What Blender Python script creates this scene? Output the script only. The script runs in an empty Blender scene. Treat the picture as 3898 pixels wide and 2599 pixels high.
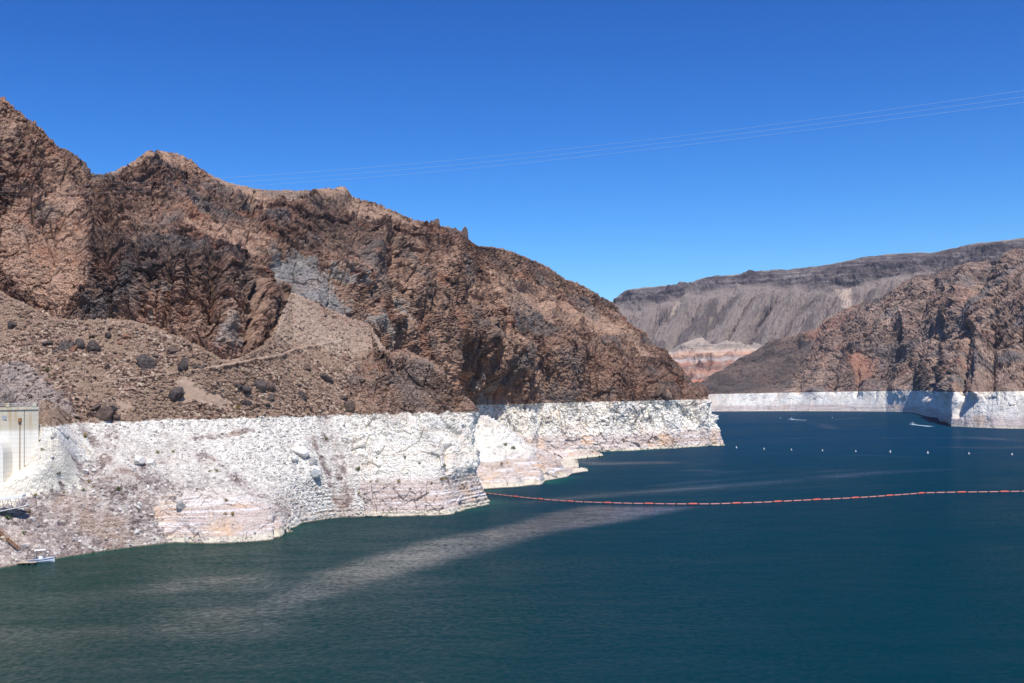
import bpy, math, random, time
import numpy as np
from mathutils import Matrix, Vector
T0 = time.time()
random.seed(7)
RNG = np.random.default_rng(11)
SC = bpy.context.scene
COL = SC.collection

# ------------------------------------------------------------------ camera
CAM_Z = 47.0
FPX = 4331.0                       # focal length in photograph pixels (3898 wide)
PITCH, ROLL = math.radians(2.69), math.radians(-1.146)
cam_d = bpy.data.cameras.new('camera')
cam_d.sensor_width = 36.0
cam_d.lens = FPX / 3898 * 36.0
cam_d.clip_start = 1.0
cam_d.clip_end = 40000.0
cam = bpy.data.objects.new('camera', cam_d)
COL.objects.link(cam)
CM = Matrix.Rotation(math.pi / 2 + PITCH, 4, 'X') @ Matrix.Rotation(ROLL, 4, 'Z')
cam.matrix_world = Matrix.Translation((0, 0, CAM_Z)) @ CM
SC.camera = cam
CR = np.array(CM.to_3x3(), dtype=np.float64)

# ------------------------------------------------------------------ sky and sun
TO_SUN = Vector((0.13, -0.49, 0.86)).normalized()
SUN_EL = math.asin(TO_SUN.z)
world = bpy.data.worlds.new('World')
SC.world = world
world.use_nodes = True
wn = world.node_tree
bg = wn.nodes['Background']
sky = wn.nodes.new('ShaderNodeTexSky')
sky.sky_type = 'NISHITA'
sky.sun_disc = False
sky.sun_elevation = SUN_EL
sky.sun_rotation = math.atan2(TO_SUN.x, TO_SUN.y)
sky.altitude = 400
sky.air_density = 1.0
sky.dust_density = 0.6
sky.ozone_density = 5.0
hsv = wn.nodes.new('ShaderNodeHueSaturation')
hsv.inputs['Saturation'].default_value = 1.30
hsv.inputs['Hue'].default_value = 0.499
wn.links.new(sky.outputs[0], hsv.inputs['Color'])
gam = wn.nodes.new('ShaderNodeGamma'); gam.inputs[1].default_value = 1.58
wn.links.new(hsv.outputs[0], gam.inputs[0])
wn.links.new(gam.outputs[0], bg.inputs[0])
bg.inputs[1].default_value = 0.053
sun_d = bpy.data.lights.new('sun', 'SUN')
sun_d.energy = 5.0
sun_d.angle = math.radians(0.5)
sun_d.color = (1.0, 0.955, 0.89)
sun = bpy.data.objects.new('sun', sun_d)
COL.objects.link(sun)
sun.rotation_euler = TO_SUN.to_track_quat('Z', 'Y').to_euler()
SC.view_settings.view_transform = 'Standard'
SC.view_settings.look = 'None'
SC.view_settings.exposure = 0.10
SC.view_settings.gamma = 1.0
SC.cycles.max_bounces = 6
SC.cycles.volume_bounces = 0

# ------------------------------------------------------------------ geometry of the view (to read positions off the photograph)
def world_pt(x, y, Y):
    """photo pixel + distance ahead -> world position (arrays allowed)"""
    x, y, Y = np.broadcast_arrays(np.asarray(x, float), np.asarray(y, float), np.asarray(Y, float))
    r = np.stack([(x - 1949.0) / FPX, -(y - 1299.5) / FPX, -np.ones_like(x)], -1) @ CR.T
    p = r * (Y / r[..., 1])[..., None]
    p[..., 2] += CAM_Z
    return p

def to_px(p):
    q = (np.asarray(p, float) - np.array([0, 0, CAM_Z])) @ CR
    return 1949.0 + FPX * q[..., 0] / -q[..., 2], 1299.5 - FPX * q[..., 1] / -q[..., 2]

def on_water(x, y, z=0.0):
    r = world_pt(x, y, 1.0) - np.array([0, 0, CAM_Z])
    t = (z - CAM_Z) / r[..., 2]
    return r * t[..., None] + np.array([0, 0, CAM_Z])

# ------------------------------------------------------------------ noise
_PR = np.random.default_rng(3)
PERM = _PR.permutation(1024).astype(np.int32)
PERM = np.concatenate([PERM, PERM])
_g = _PR.normal(size=(1024, 3)); _g /= np.linalg.norm(_g, axis=1)[:, None]
GRAD = _g.astype(np.float32)
RNDV = _PR.random((1024, 4)).astype(np.float32)

def _hash(ix, iy, iz):
    return PERM[PERM[PERM[ix & 1023] + (iy & 1023)] + (iz & 1023)]

from concurrent.futures import ThreadPoolExecutor
POOL = ThreadPoolExecutor(4)
def par(fn):
    def g(p, *a, **k):
        if len(p) < 40000: return fn(p, *a, **k)
        r = list(POOL.map(lambda c: fn(c, *a, **k), np.array_split(p, 16)))
        if isinstance(r[0], tuple): return tuple(np.concatenate(q) for q in zip(*r))
        return np.concatenate(r)
    return g

@par
def perlin(p, seed=0):
    p = p.astype(np.float32) + np.float32(seed * 17.31 + 500)
    i = np.floor(p).astype(np.int32)
    f = p - i
    u = f * f * f * (f * (f * 6 - 15) + 10)
    res = 0
    for dx in (0, 1):
        wx = u[:, 0] if dx else 1 - u[:, 0]
        for dy in (0, 1):
            wy = u[:, 1] if dy else 1 - u[:, 1]
            for dz in (0, 1):
                wz = u[:, 2] if dz else 1 - u[:, 2]
                g = GRAD[_hash(i[:, 0] + dx, i[:, 1] + dy, i[:, 2] + dz)]
                d = g[:, 0] * (f[:, 0] - dx) + g[:, 1] * (f[:, 1] - dy) + g[:, 2] * (f[:, 2] - dz)
                res = res + wx * wy * wz * d
    return res * 1.5

def fbm(p, octv=4, seed=0, gain=0.5):
    a, s, r = 1.0, 1.0, 0
    for k in range(octv):
        r = r + a * perlin(p * s, seed + k); s *= 2.03; a *= gain
    return r

def ridged(p, octv=4, seed=0, gain=0.5):
    a, s, r, w = 1.0, 1.0, 0, 1.0
    for k in range(octv):
        n = 1 - np.abs(perlin(p * s, seed + k)) * 1.6
        n = np.clip(n, 0, 1) ** 2 * w
        w = np.clip(n * 1.6, 0.15, 1)
        r = r + a * n; s *= 2.07; a *= gain
    return r - 0.8

@par
def cells(p, seed=0, jit=0.85):
    """nearest-feature noise: random value of the nearest cell, distance to its border"""
    p = p.astype(np.float32) + np.float32(seed * 9.7 + 300)
    b = np.floor(p - 0.5).astype(np.int32)
    f1 = np.full(len(p), 9e9, np.float32); f2 = f1.copy(); idv = np.zeros(len(p), np.int32)
    for dx in (0, 1):
        for dy in (0, 1):
            for dz in (0, 1):
                h = _hash(b[:, 0] + dx, b[:, 1] + dy, b[:, 2] + dz)
                o = RNDV[h]
                c = b + np.array([dx, dy, dz]) + 0.5 + (o[:, :3] - 0.5) * jit
                d = ((c - p) ** 2).sum(1).astype(np.float32)
                near = d < f1
                f2 = np.where(near, f1, np.minimum(f2, d))
                idv = np.where(near, h, idv)
                f1 = np.where(near, d, f1)
    return RNDV[idv, 3], np.sqrt(f2) - np.sqrt(f1)

@par
def facets(p, seed=0, jit=.9, tilt=.8):
    """broken rock faces: each cell is a tilted plane; returns height (in cell units) and border distance"""
    p = p.astype(np.float32) + np.float32(seed * 9.7 + 300)
    b = np.floor(p - 0.5).astype(np.int32)
    f1 = np.full(len(p), 9e9, np.float32); f2 = f1.copy(); h1 = np.zeros(len(p), np.float32)
    for dx in (0, 1):
        for dy in (0, 1):
            for dz in (0, 1):
                h = _hash(b[:, 0] + dx, b[:, 1] + dy, b[:, 2] + dz)
                c = b + np.array([dx, dy, dz]) + 0.5 + (RNDV[h][:, :3] - 0.5) * jit
                v = (p - c).astype(np.float32)
                d = (v ** 2).sum(1)
                hh = RNDV[h, 3] - .5 + (v * GRAD[h]).sum(1) * tilt
                near = d < f1
                f2 = np.where(near, f1, np.minimum(f2, d))
                h1 = np.where(near, hh, h1); f1 = np.where(near, d, f1)
    return h1, np.sqrt(f2) - np.sqrt(f1)

def in_poly(x, y, poly):
    c = np.zeros(x.shape, bool)
    n = len(poly)
    for i in range(n):
        x0, y0 = poly[i]; x1, y1 = poly[(i + 1) % n]
        if y0 == y1: continue
        c ^= ((y0 > y) != (y1 > y)) & (x < (x1 - x0) * (y - y0) / (y1 - y0) + x0)
    return c

def seg_dist(x, y, pts):
    best = np.full(x.shape, 1e9)
    for (x0, y0), (x1, y1) in zip(pts[:-1], pts[1:]):
        dx, dy = x1 - x0, y1 - y0
        t = np.clip(((x - x0) * dx + (y - y0) * dy) / (dx * dx + dy * dy + 1e-9), 0, 1)
        best = np.minimum(best, np.hypot(x - x0 - t * dx, y - y0 - t * dy))
    return best

def blur(a, n, axis):
    if n < 2: return a
    pad = [(0, 0)] * a.ndim; pad[axis] = (n // 2 + 1, n - 1 - n // 2)
    b = np.cumsum(np.pad(a, pad, 'edge'), axis)
    m = a.shape[axis]
    return (np.take(b, range(n, n + m), axis) - np.take(b, range(0, m), axis)) / n

def sstep(a, b, v):
    t = np.clip((v - a) / (b - a), 0, 1)
    return t * t * (3 - 2 * t)

# ------------------------------------------------------------------ mesh helpers
def raw_mesh(name, verts, faces, mat, smooth=False, attrs=None, parent=None):
    """verts (N,3); faces = list of (M,k) int arrays"""
    me = bpy.data.meshes.new(name)
    verts = np.ascontiguousarray(verts, np.float32)
    me.vertices.add(len(verts)); me.vertices.foreach_set('co', verts.ravel())
    nl = sum(f.size for f in faces); nf = sum(len(f) for f in faces)
    me.loops.add(nl)
    me.loops.foreach_set('vertex_index', np.concatenate([f.ravel() for f in faces]).astype(np.int32))
    me.polygons.add(nf)
    st, tot, o = [], [], 0
    for f in faces:
        st.append(o + np.arange(len(f)) * f.shape[1]); tot.append(np.full(len(f), f.shape[1])); o += f.size
    me.polygons.foreach_set('loop_start', np.concatenate(st).astype(np.int32))
    me.update(calc_edges=True)
    me.polygons.foreach_set('use_smooth', np.full(nf, smooth))
    for k, v in (attrs or {}).items():
        at = me.attributes.new(k, 'FLOAT', 'POINT')
        at.data.foreach_set('value', np.ascontiguousarray(v, np.float32).ravel())
    if mat is not None: me.materials.append(mat)
    ob = bpy.data.objects.new(name, me)
    COL.objects.link(ob)
    if parent is not None: ob.parent = parent
    return ob

class MB:
    """collects boxes, tubes and sheets, then links them as one object"""
    def __init__(s): s.v, s.f, s.n = [], {}, 0
    def add(s, v, f):
        v = np.asarray(v, float)
        for face in f: s.f.setdefault(len(face), []).append([i + s.n for i in face])
        s.v.append(v); s.n += len(v); return s
    def box(s, c, d, rz=0.0, taper=1.0):
        v = np.array([[x, y, z] for z in (-.5, .5) for y in (-.5, .5) for x in (-.5, .5)]) * np.array(d)
        v[4:, :2] *= taper
        if rz:
            cs, sn = math.cos(rz), math.sin(rz)
            v = v @ np.array([[cs, sn, 0], [-sn, cs, 0], [0, 0, 1]])
        return s.add(v + np.array(c), [(0, 2, 3, 1), (4, 5, 7, 6), (0, 1, 5, 4), (2, 6, 7, 3), (0, 4, 6, 2), (1, 3, 7, 5)])
    def tube(s, a, b, r, n=8, r2=None, caps=True):
        a, b = np.array(a, float), np.array(b, float)
        w = (b - a) / np.linalg.norm(b - a)
        u = np.cross(w, [0, 0, 1.0]) if abs(w[2]) < .9 else np.cross(w, [1.0, 0, 0])
        u /= np.linalg.norm(u); q = np.cross(w, u)
        r2 = r if r2 is None else r2
        an = np.arange(n) * 2 * math.pi / n
        ring = np.cos(an)[:, None] * u + np.sin(an)[:, None] * q
        v = np.concatenate([a + ring * r, b + ring * r2])
        f = [(i, (i + 1) % n, n + (i + 1) % n, n + i) for i in range(n)]
        if caps: f += [tuple(range(n))[::-1], tuple(range(n, 2 * n))]
        return s.add(v, f)
    def lathe(s, c, prof, n=12):
        an = np.arange(n) * 2 * math.pi / n
        v = np.concatenate([np.stack([np.cos(an) * r, np.sin(an) * r, np.full(n, z)], 1) for r, z in prof]) + np.array(c)
        f = [(k * n + i, k * n + (i + 1) % n, (k + 1) * n + (i + 1) % n, (k + 1) * n + i) for k in range(len(prof) - 1) for i in range(n)]
        f += [tuple(range(n))[::-1], tuple(range((len(prof) - 1) * n, len(prof) * n))]
        return s.add(v, f)
    def loft(s, secs, closed=True, cap=True):
        n = len(secs[0]); v = np.concatenate([np.array(q, float) for q in secs])
        m = n if closed else n - 1
        f = [(k * n + i, k * n + (i + 1) % n, (k + 1) * n + (i + 1) % n, (k + 1) * n + i) for k in range(len(secs) - 1) for i in range(m)]
        if cap: f += [tuple(range(n))[::-1], tuple(range((len(secs) - 1) * n, len(secs) * n))]
        return s.add(v, f)
    def build(s, name, mat, parent=None, smooth=False):
        return raw_mesh(name, np.concatenate(s.v), [np.array(f, np.int32) for f in s.f.values()], mat, smooth, None, parent)

def tag(o, label=None, cat=None, group=None, kind=None):
    if label: o['label'] = label
    if cat: o['category'] = cat
    if group: o['group'] = group
    if kind: o['kind'] = kind
    return o

def empty(name, loc, rz=0.0):
    o = bpy.data.objects.new(name, None); COL.objects.link(o)
    o.location = loc; o.rotation_euler = (0, 0, rz); return o

# ------------------------------------------------------------------ node helpers
class NT:
    def __init__(s, name):
        s.m = bpy.data.materials.new(name); s.m.use_nodes = True
        s.t = s.m.node_tree; s.N = s.t.nodes; s.L = s.t.links
        s.b = s.N['Principled BSDF']
        s.geo = s.N.new('ShaderNodeNewGeometry')
        s.pos = s.geo.outputs['Position']
    def put(s, sock, v):
        if isinstance(v, bpy.types.NodeSocket): s.L.new(v, sock)
        elif isinstance(v, (tuple, list)) and len(v) == 3 and sock.type == 'RGBA': sock.default_value = (*v, 1)
        else: sock.default_value = v
    def math(s, op, a, b=0.0, c=None, clamp=False):
        n = s.N.new('ShaderNodeMath'); n.operation = op; n.use_clamp = clamp
        s.put(n.inputs[0], a); s.put(n.inputs[1], b)
        if c is not None: s.put(n.inputs[2], c)
        return n.outputs[0]
    def scale(s, v, k):
        n = s.N.new('ShaderNodeVectorMath'); n.operation = 'MULTIPLY'
        s.put(n.inputs[0], v); n.inputs[1].default_value = k; return n.outputs[0]
    def noise(s, sc, det=4, rough=.55, vec=None, k=None, dist=0.0, off=0.0):
        v = vec or s.pos
        if k or off:
            v = s.scale(v, k or (1, 1, 1))
            if off:
                a = s.N.new('ShaderNodeVectorMath'); a.operation = 'ADD'
                s.put(a.inputs[0], v); a.inputs[1].default_value = (off, off * 1.7, off * .6); v = a.outputs[0]
        n = s.N.new('ShaderNodeTexNoise'); s.put(n.inputs['Vector'], v)
        n.inputs['Scale'].default_value = sc; n.inputs['Detail'].default_value = det
        n.inputs['Roughness'].default_value = rough; n.inputs['Distortion'].default_value = dist
        return n.outputs['Fac']
    def vor(s, sc, out='Color', k=None, feature='F1'):
        n = s.N.new('ShaderNodeTexVoronoi'); n.feature = feature
        s.put(n.inputs['Vector'], s.scale(s.pos, k) if k else s.pos); n.inputs['Scale'].default_value = sc
        return n.outputs[out]
    def ramp(s, f, pts, interp='LINEAR'):
        n = s.N.new('ShaderNodeValToRGB'); n.color_ramp.interpolation = interp
        e = n.color_ramp.elements
        while len(e) < len(pts): e.new(.5)
        for i, (p, c) in enumerate(pts):
            e[i].position = p
            e[i].color = (*c, 1) if isinstance(c, tuple) else (c, c, c, 1)
        s.put(n.inputs[0], f); return n.outputs[0]
    def step(s, v, a, b):
        n = s.N.new('ShaderNodeMapRange'); n.interpolation_type = 'SMOOTHSTEP'
        s.put(n.inputs[0], v); n.inputs[1].default_value = a; n.inputs[2].default_value = b
        return n.outputs[0]
    def mix(s, f, a, b, mode='MIX'):
        n = s.N.new('ShaderNodeMix'); n.data_type = 'RGBA'; n.blend_type = mode
        s.put(n.inputs[0], f); s.put(n.inputs[6], a); s.put(n.inputs[7], b); return n.outputs[2]
    def attr(s, name):
        n = s.N.new('ShaderNodeAttribute'); n.attribute_name = name; return n.outputs['Fac']
    def xyz(s, v=None):
        n = s.N.new('ShaderNodeSeparateXYZ'); s.put(n.inputs[0], v or s.pos); return n.outputs
    def bump(s, h, dist, strength=1.0, nrm=None):
        n = s.N.new('ShaderNodeBump'); s.put(n.inputs['Height'], h)
        n.inputs['Distance'].default_value = dist; n.inputs['Strength'].default_value = strength
        if nrm is not None: s.L.new(nrm, n.inputs['Normal'])
        return n.outputs[0]
    def done(s, col, rough=.9, nrm=None, spec=.2, metal=0.0):
        s.put(s.b.inputs['Base Color'], col); s.put(s.b.inputs['Roughness'], rough)
        s.b.inputs['Specular IOR Level'].default_value = spec; s.b.inputs['Metallic'].default_value = metal
        if nrm is not None: s.L.new(nrm, s.b.inputs['Normal'])
        return s.m

def plain(name, col, rough=.6, var=.12, sc=2.0, spec=.3, metal=0.0):
    t = NT(name)
    n = t.noise(sc, 4)
    d = tuple(c * (1 - var) for c in col); l = tuple(min(1, c * (1 + var)) for c in col)
    return t.done(t.mix(n, d, l), rough, None, spec, metal)

def cliff_material(name, unit=1.0, dark=(.050, .034, .029), mid=(.165, .095, .070), tan=(.335, .218, .152), rust=(.33, .140, .078),
                   grey=(.20, .185, .175), ring=True, ringz=40.0, ring_noise=.8):
    """brown desert rock; unit = metres per feature step"""
    t = NT(name)
    u = 1.0 / unit
    big = t.noise(.013 * u, 7, .66)
    med = t.noise(.075 * u, 7, .68, off=11)
    fin = t.noise(.45 * u, 6, .7, off=23)
    strk = t.noise(.12 * u, 5, .6, k=(1, 1, .22), off=5)
    f = t.math('ADD', t.math('MULTIPLY', big, .62), t.math('MULTIPLY', med, .48))
    f = t.math('ADD', f, .004)
    f = t.math('ADD', f, t.math('MULTIPLY', t.math('SUBTRACT', fin, .5), .85))
    pv1 = t.xyz(t.vor(.20 * u, k=(1, 1, .5)))[0]; pv2 = t.xyz(t.vor(.55 * u, k=(1, 1, .7)))[1]
    f = t.math('ADD', f, t.math('MULTIPLY', t.math('SUBTRACT', t.math('ADD', pv1, pv2), 1.0), .085))
    f = t.math('ADD', f, t.math('MULTIPLY', t.attr('light'), .38))
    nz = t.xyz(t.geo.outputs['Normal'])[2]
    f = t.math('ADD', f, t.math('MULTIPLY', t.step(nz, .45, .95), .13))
    c = t.ramp(f, [(.36, tuple(k * .7 for k in dark)), (.43, dark), (.51, mid), (.60, tuple((a + b) / 2 for a, b in zip(mid, tan))), (.70, tan), (.84, tuple(k * 1.3 for k in tan))])
    rm = t.math('MULTIPLY', t.step(t.noise(.03 * u, 5, .6, off=41), .50, .68), t.step(fin, .35, .65))
    c = t.mix(t.math('MULTIPLY', rm, .78), c, rust)
    gm = t.math('MULTIPLY', t.step(t.noise(.022 * u, 5, .6, off=71), .50, .64), .68)
    c = t.mix(gm, c, t.mix(fin, tuple(k * .45 for k in grey), grey))
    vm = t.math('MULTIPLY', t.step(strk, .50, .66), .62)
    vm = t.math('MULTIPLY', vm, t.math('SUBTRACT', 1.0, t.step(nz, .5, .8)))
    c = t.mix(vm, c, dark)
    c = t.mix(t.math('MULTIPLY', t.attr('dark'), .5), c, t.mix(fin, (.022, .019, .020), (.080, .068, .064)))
    c = t.mix(t.attr('scar'), c, t.mix(med, (.20, .19, .18), (.36, .34, .32)))
    c = t.mix(t.math('MULTIPLY', t.attr('red'), .8), c, t.mix(fin, (.20, .10, .07), (.46, .235, .155)))
    c = t.mix(t.attr('pale'), c, t.mix(med, (.21, .19, .17), (.40, .365, .315)))
    # loose stones
    st = t.vor(.9 * u)
    stv = t.xyz(st)
    tal = t.ramp(stv[0], [(0, (.060, .040, .029)), (.3, (.175, .108, .078)), (.6, (.30, .20, .145)), (.85, (.40, .285, .21)), (1, (.50, .41, .31))])
    tal = t.mix(t.step(t.noise(.05 * u, 5, .6, off=13), .42, .62), tal, t.mix(fin, (.18, .115, .082), (.41, .290, .205)))
    tal = t.mix(t.math('MULTIPLY', t.step(t.noise(.30 * u, 4, .7, off=87), .58, .68), .35), tal, (.27, .215, .11))
    c = t.mix(t.attr('talus'), c, tal)
    if ring:
        z = t.xyz()[2]
        zz = t.math('ADD', z, t.math('MULTIPLY', t.math('SUBTRACT', t.noise(.2 * u, 5, .7), .5), ring_noise * 2))
        zz = t.math('ADD', zz, t.math('MULTIPLY', t.math('SUBTRACT', t.noise(.012 * u, 3, .5), .5), 2.2))
        rmask = t.step(zz, ringz + .25, ringz - .25)
        bands = t.noise(.5, 5, .7, k=(.02, .02, 1), off=3)
        bands2 = t.noise(.22, 3, .5, k=(.03, .03, 1), off=31)
        wht = t.mix(t.step(med, .34, .66), (.64, .60, .53), (.82, .78, .69))
        lines = t.noise(1.5, 3, .6, k=(.012, .012, 1), off=57)
        wht = t.mix(t.math('MULTIPLY', t.step(lines, .57, .63), .4), wht, (.50, .45, .385))
        wht = t.mix(t.math('MULTIPLY', t.step(lines, .42, .37), .6), wht, (.84, .82, .77))
        wht = t.mix(t.math('MULTIPLY', t.step(fin, .56, .76), .45), wht, (.46, .43, .39))
        wht = t.mix(t.math('MULTIPLY', t.step(t.noise(.035 * u, 5, .65, off=91), .5, .7), .55), wht, (.62, .47, .34))
        low = t.mix(bands, (.44, .335, .28), (.66, .58, .52))
        low = t.mix(t.step(t.noise(.05 * u, 5, .6, off=51), .50, .66), low, (.62, .44, .30))
        low = t.mix(t.math('MULTIPLY', t.step(bands, .56, .64), .8), low, (.80, .79, .78))
        lm = t.step(t.math('ADD', z, t.math('MULTIPLY', bands2, 8)), 22, 14)
        low = t.mix(t.math('MULTIPLY', t.step(lines, .56, .61), .6), low, (.84, .83, .81))
        low = t.mix(t.math('MULTIPLY', t.step(lines, .43, .38), .45), low, (.40, .31, .26))
        rc = t.mix(lm, wht, low)
        # bare beige just above the water
        rc = t.mix(t.step(z, 2.6, 1.6), rc, (.64, .57, .45))
        gst = t.ramp(stv[1], [(0, (.15, .115, .10)), (.5, (.30, .24, .215)), (.85, (.40, .34, .305)), (1, (.60, .55, .49))])
        gst = t.mix(t.math('MULTIPLY', t.step(t.noise(.05, 5, .65, off=61), .48, .62), .6), gst, (.40, .29, .22))
        rc = t.mix(t.attr('gravel'), rc, gst)
        sst = t.ramp(stv[1], [(0, (.42, .38, .335)), (.3, (.58, .54, .475)), (.7, (.70, .66, .58)), (1, (.81, .77, .68))])
        rc = t.mix(t.attr('stony'), rc, sst)
        rc = t.mix(t.math('MULTIPLY', t.attr('wdark'), .85), rc, (.17, .15, .135))
        # damp line at the water's edge
        rc = t.mix(t.step(z, .55, .2), rc, (.16, .14, .10))
        c = t.mix(rmask, c, rc)
    bh = t.math('ADD', t.noise(1.6 * u, 5, .7), t.math('MULTIPLY', stv[2], .25))
    return t.done(c, .93, t.bump(bh, .35 * unit, .8), .12)

# ------------------------------------------------------------------ terrain sheets
def sheet(name, mat, rows, x0, xe, ncol, nrows, back=60.0, back_drop=25.0, wrap=None, relief=None, strokes=(), masks=None,
          edge_keep=.35, smooth_c=0, ring_rows=2, uw_depth=14.0, stroke_k=1.0):
    """rows: bottom to top, each a list of (x, y, distance); xe(row index) = right end of the row.
    Returns the object plus photo-pixel positions of its vertices."""
    nr = len(rows)
    us = np.linspace(0, 1, ncol)
    W, PX = [], []
    for k, r in enumerate(rows):
        r = np.array(r, float)
        xr = xe[k] if isinstance(xe, (list, tuple)) else xe
        x = x0 + us * (xr - x0)
        y = np.interp(x, r[:, 0], r[:, 1]); d = np.interp(x, r[:, 0], r[:, 2])
        if smooth_c: d = blur(d, smooth_c, 0)
        W.append(world_pt(x, y, d)); PX.append(np.stack([x, y], -1))
    W, PX = np.array(W), np.array(PX)
    if ring_rows:
        dd = W[1] / np.linalg.norm(W[1][:, :2], axis=1)[:, None] * np.array([1, 1, 0])
        W[0] = W[1] - dd * 5 - np.array([0, 0, 1.0]) * uw_depth
        PX[0] = PX[1]
    # vertical resampling, in proportion to the height of each strip in the picture
    hgt = [max(6.0, np.mean(np.abs(PX[k + 1, :, 1] - PX[k, :, 1]))) for k in range(nr - 1)]
    cum = np.concatenate([[0], np.cumsum(hgt)]); cum /= cum[-1]
    vs = np.linspace(0, 1, nrows)
    k = np.clip(np.searchsorted(cum, vs, 'right') - 1, 0, nr - 2)
    t = ((vs - cum[k]) / (cum[k + 1] - cum[k]))[:, None, None]
    P = W[k] * (1 - t) + W[k + 1] * t
    X = PX[k] * (1 - t) + PX[k + 1] * t
    nb = max(4, nrows // 14)
    D = P.copy()
    P[:, :, 1] = blur(P[:, :, 1], nb, 0); P[:, :, 0] = P[:, :, 0]
    # keep screen position after smoothing the depth
    if ring_rows:
        vr = cum[ring_rows]
        kw = sstep(vr, vr + .12, vs)[:, None]
        P[:, :, 1] = P[:, :, 1] * kw + D[:, :, 1] * (1 - kw)
    s = P[:, :, 1] / D[:, :, 1]
    P[:, :, 0] = D[:, :, 0] * s; P[:, :, 2] = CAM_Z + (D[:, :, 2] - CAM_Z) * s
    wf = np.ones((nrows, ncol))
    if wrap:
        L, inward, nw = wrap
        tt = (np.linspace(0, 1, nw + 1)[1:])
        e = P[:, -1:, :]
        dirv = e / np.linalg.norm(e[..., :2], axis=-1, keepdims=True); dirv = dirv * np.array([1, 1, 0])
        side = np.stack([-dirv[..., 1], dirv[..., 0], 0 * dirv[..., 0]], -1)
        ang = tt * math.pi / 2
        Q = e + dirv * (L * (1 - np.cos(ang)) + 0 * tt)[None, :, None] + side * (inward * tt ** 2)[None, :, None]
        P = np.concatenate([P, Q], 1)
        X = np.concatenate([X, np.repeat(X[:, -1:, :], nw, 1)], 1)
        wf = np.concatenate([wf, np.ones((nrows, nw))], 1)
    # back slope behind the crest
    nbk = 26
    tb = np.linspace(0, 1, nbk + 1)[1:]
    e = P[-1]
    dirv = e / np.linalg.norm(e[:, :2], axis=-1, keepdims=True) * np.array([1, 1, 0])
    B = e[None] + dirv[None] * (back * tb)[:, None, None] + np.array([0, 0, -1.0]) * (back_drop * tb ** 1.3)[:, None, None]
    P = np.concatenate([P, B], 0)
    X = np.concatenate([X, np.repeat(X[-1:], nbk, 0) - np.array([0, 1.0]) * 0], 0)
    fr = np.concatenate([np.linspace(0, 1, nrows), np.ones(nbk)])[:, None] * np.ones((1, P.shape[1]))
    R, C = P.shape[:2]
    du = np.gradient(blur(blur(P, 15, 0), 15, 1), axis=1); dv = np.gradient(blur(blur(P, 15, 0), 15, 1), axis=0)
    N = np.cross(du, dv); N /= np.linalg.norm(N, axis=-1, keepdims=True) + 1e-9
    vd = -P / np.linalg.norm(P, axis=-1, keepdims=True)
    N = N * .55 + vd * .45 * (N * vd).sum(-1, keepdims=True).clip(.2, 1); N /= np.linalg.norm(N, axis=-1, keepdims=True)
    p, n = P.reshape(-1, 3), N.reshape(-1, 3)
    x, y = X[..., 0].ravel(), X[..., 1].ravel()
    at = masks(p, x, y, n) if masks else {}
    keep = 1 - (1 - edge_keep) * np.exp(-((1 - fr.ravel()) / .05) ** 2)
    disp = relief(p, x, y, n, at, keep) if relief else np.zeros(len(p))
    disp = disp - (disp * (fr.ravel() < 1)).mean() * np.ones(len(p))
    sxw, syw = (x + 6 * perlin(p * .08, 5), y + 6 * perlin(p * .08, 6)) if strokes else (0, 0)
    for pts, wid, amp in strokes:
        amp = amp * stroke_k
        xs_, ys_ = [q[0] for q in pts], [q[1] for q in pts]
        w3 = wid * 3 + 8
        mk = (sxw > min(xs_) - w3) & (sxw < max(xs_) + w3) & (syw > min(ys_) - w3) & (syw < max(ys_) + w3)
        dd = np.full(len(p), 1e9); dd[mk] = seg_dist(sxw[mk], syw[mk], pts)
        disp = disp + amp * np.exp(-(dd / wid) ** 2)
    p = p + n * disp[:, None]
    idx = np.arange(R * C).reshape(R, C)
    f = np.stack([idx[:-1, :-1], idx[:-1, 1:], idx[1:, 1:], idx[1:, :-1]], -1).reshape(-1, 4)
    ob = raw_mesh(name, p, [f], mat, False, at)
    px, py = to_px(p)
    print(name, len(p), round(time.time() - T0, 1), flush=True)
    return ob, dict(p=p, n=n, sx=px, sy=py, at=at, R=R, C=C)

def anchor(sh, x, y, r=4.0):
    """nearest visible point of a sheet under a photo pixel"""
    d = np.hypot(sh['sx'] - x, sh['sy'] - y)
    m = d < max(r, d.min() + 1.0)
    i = np.where(m)[0]
    return sh['p'][i[np.argmin(sh['p'][i, 1])]]

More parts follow.
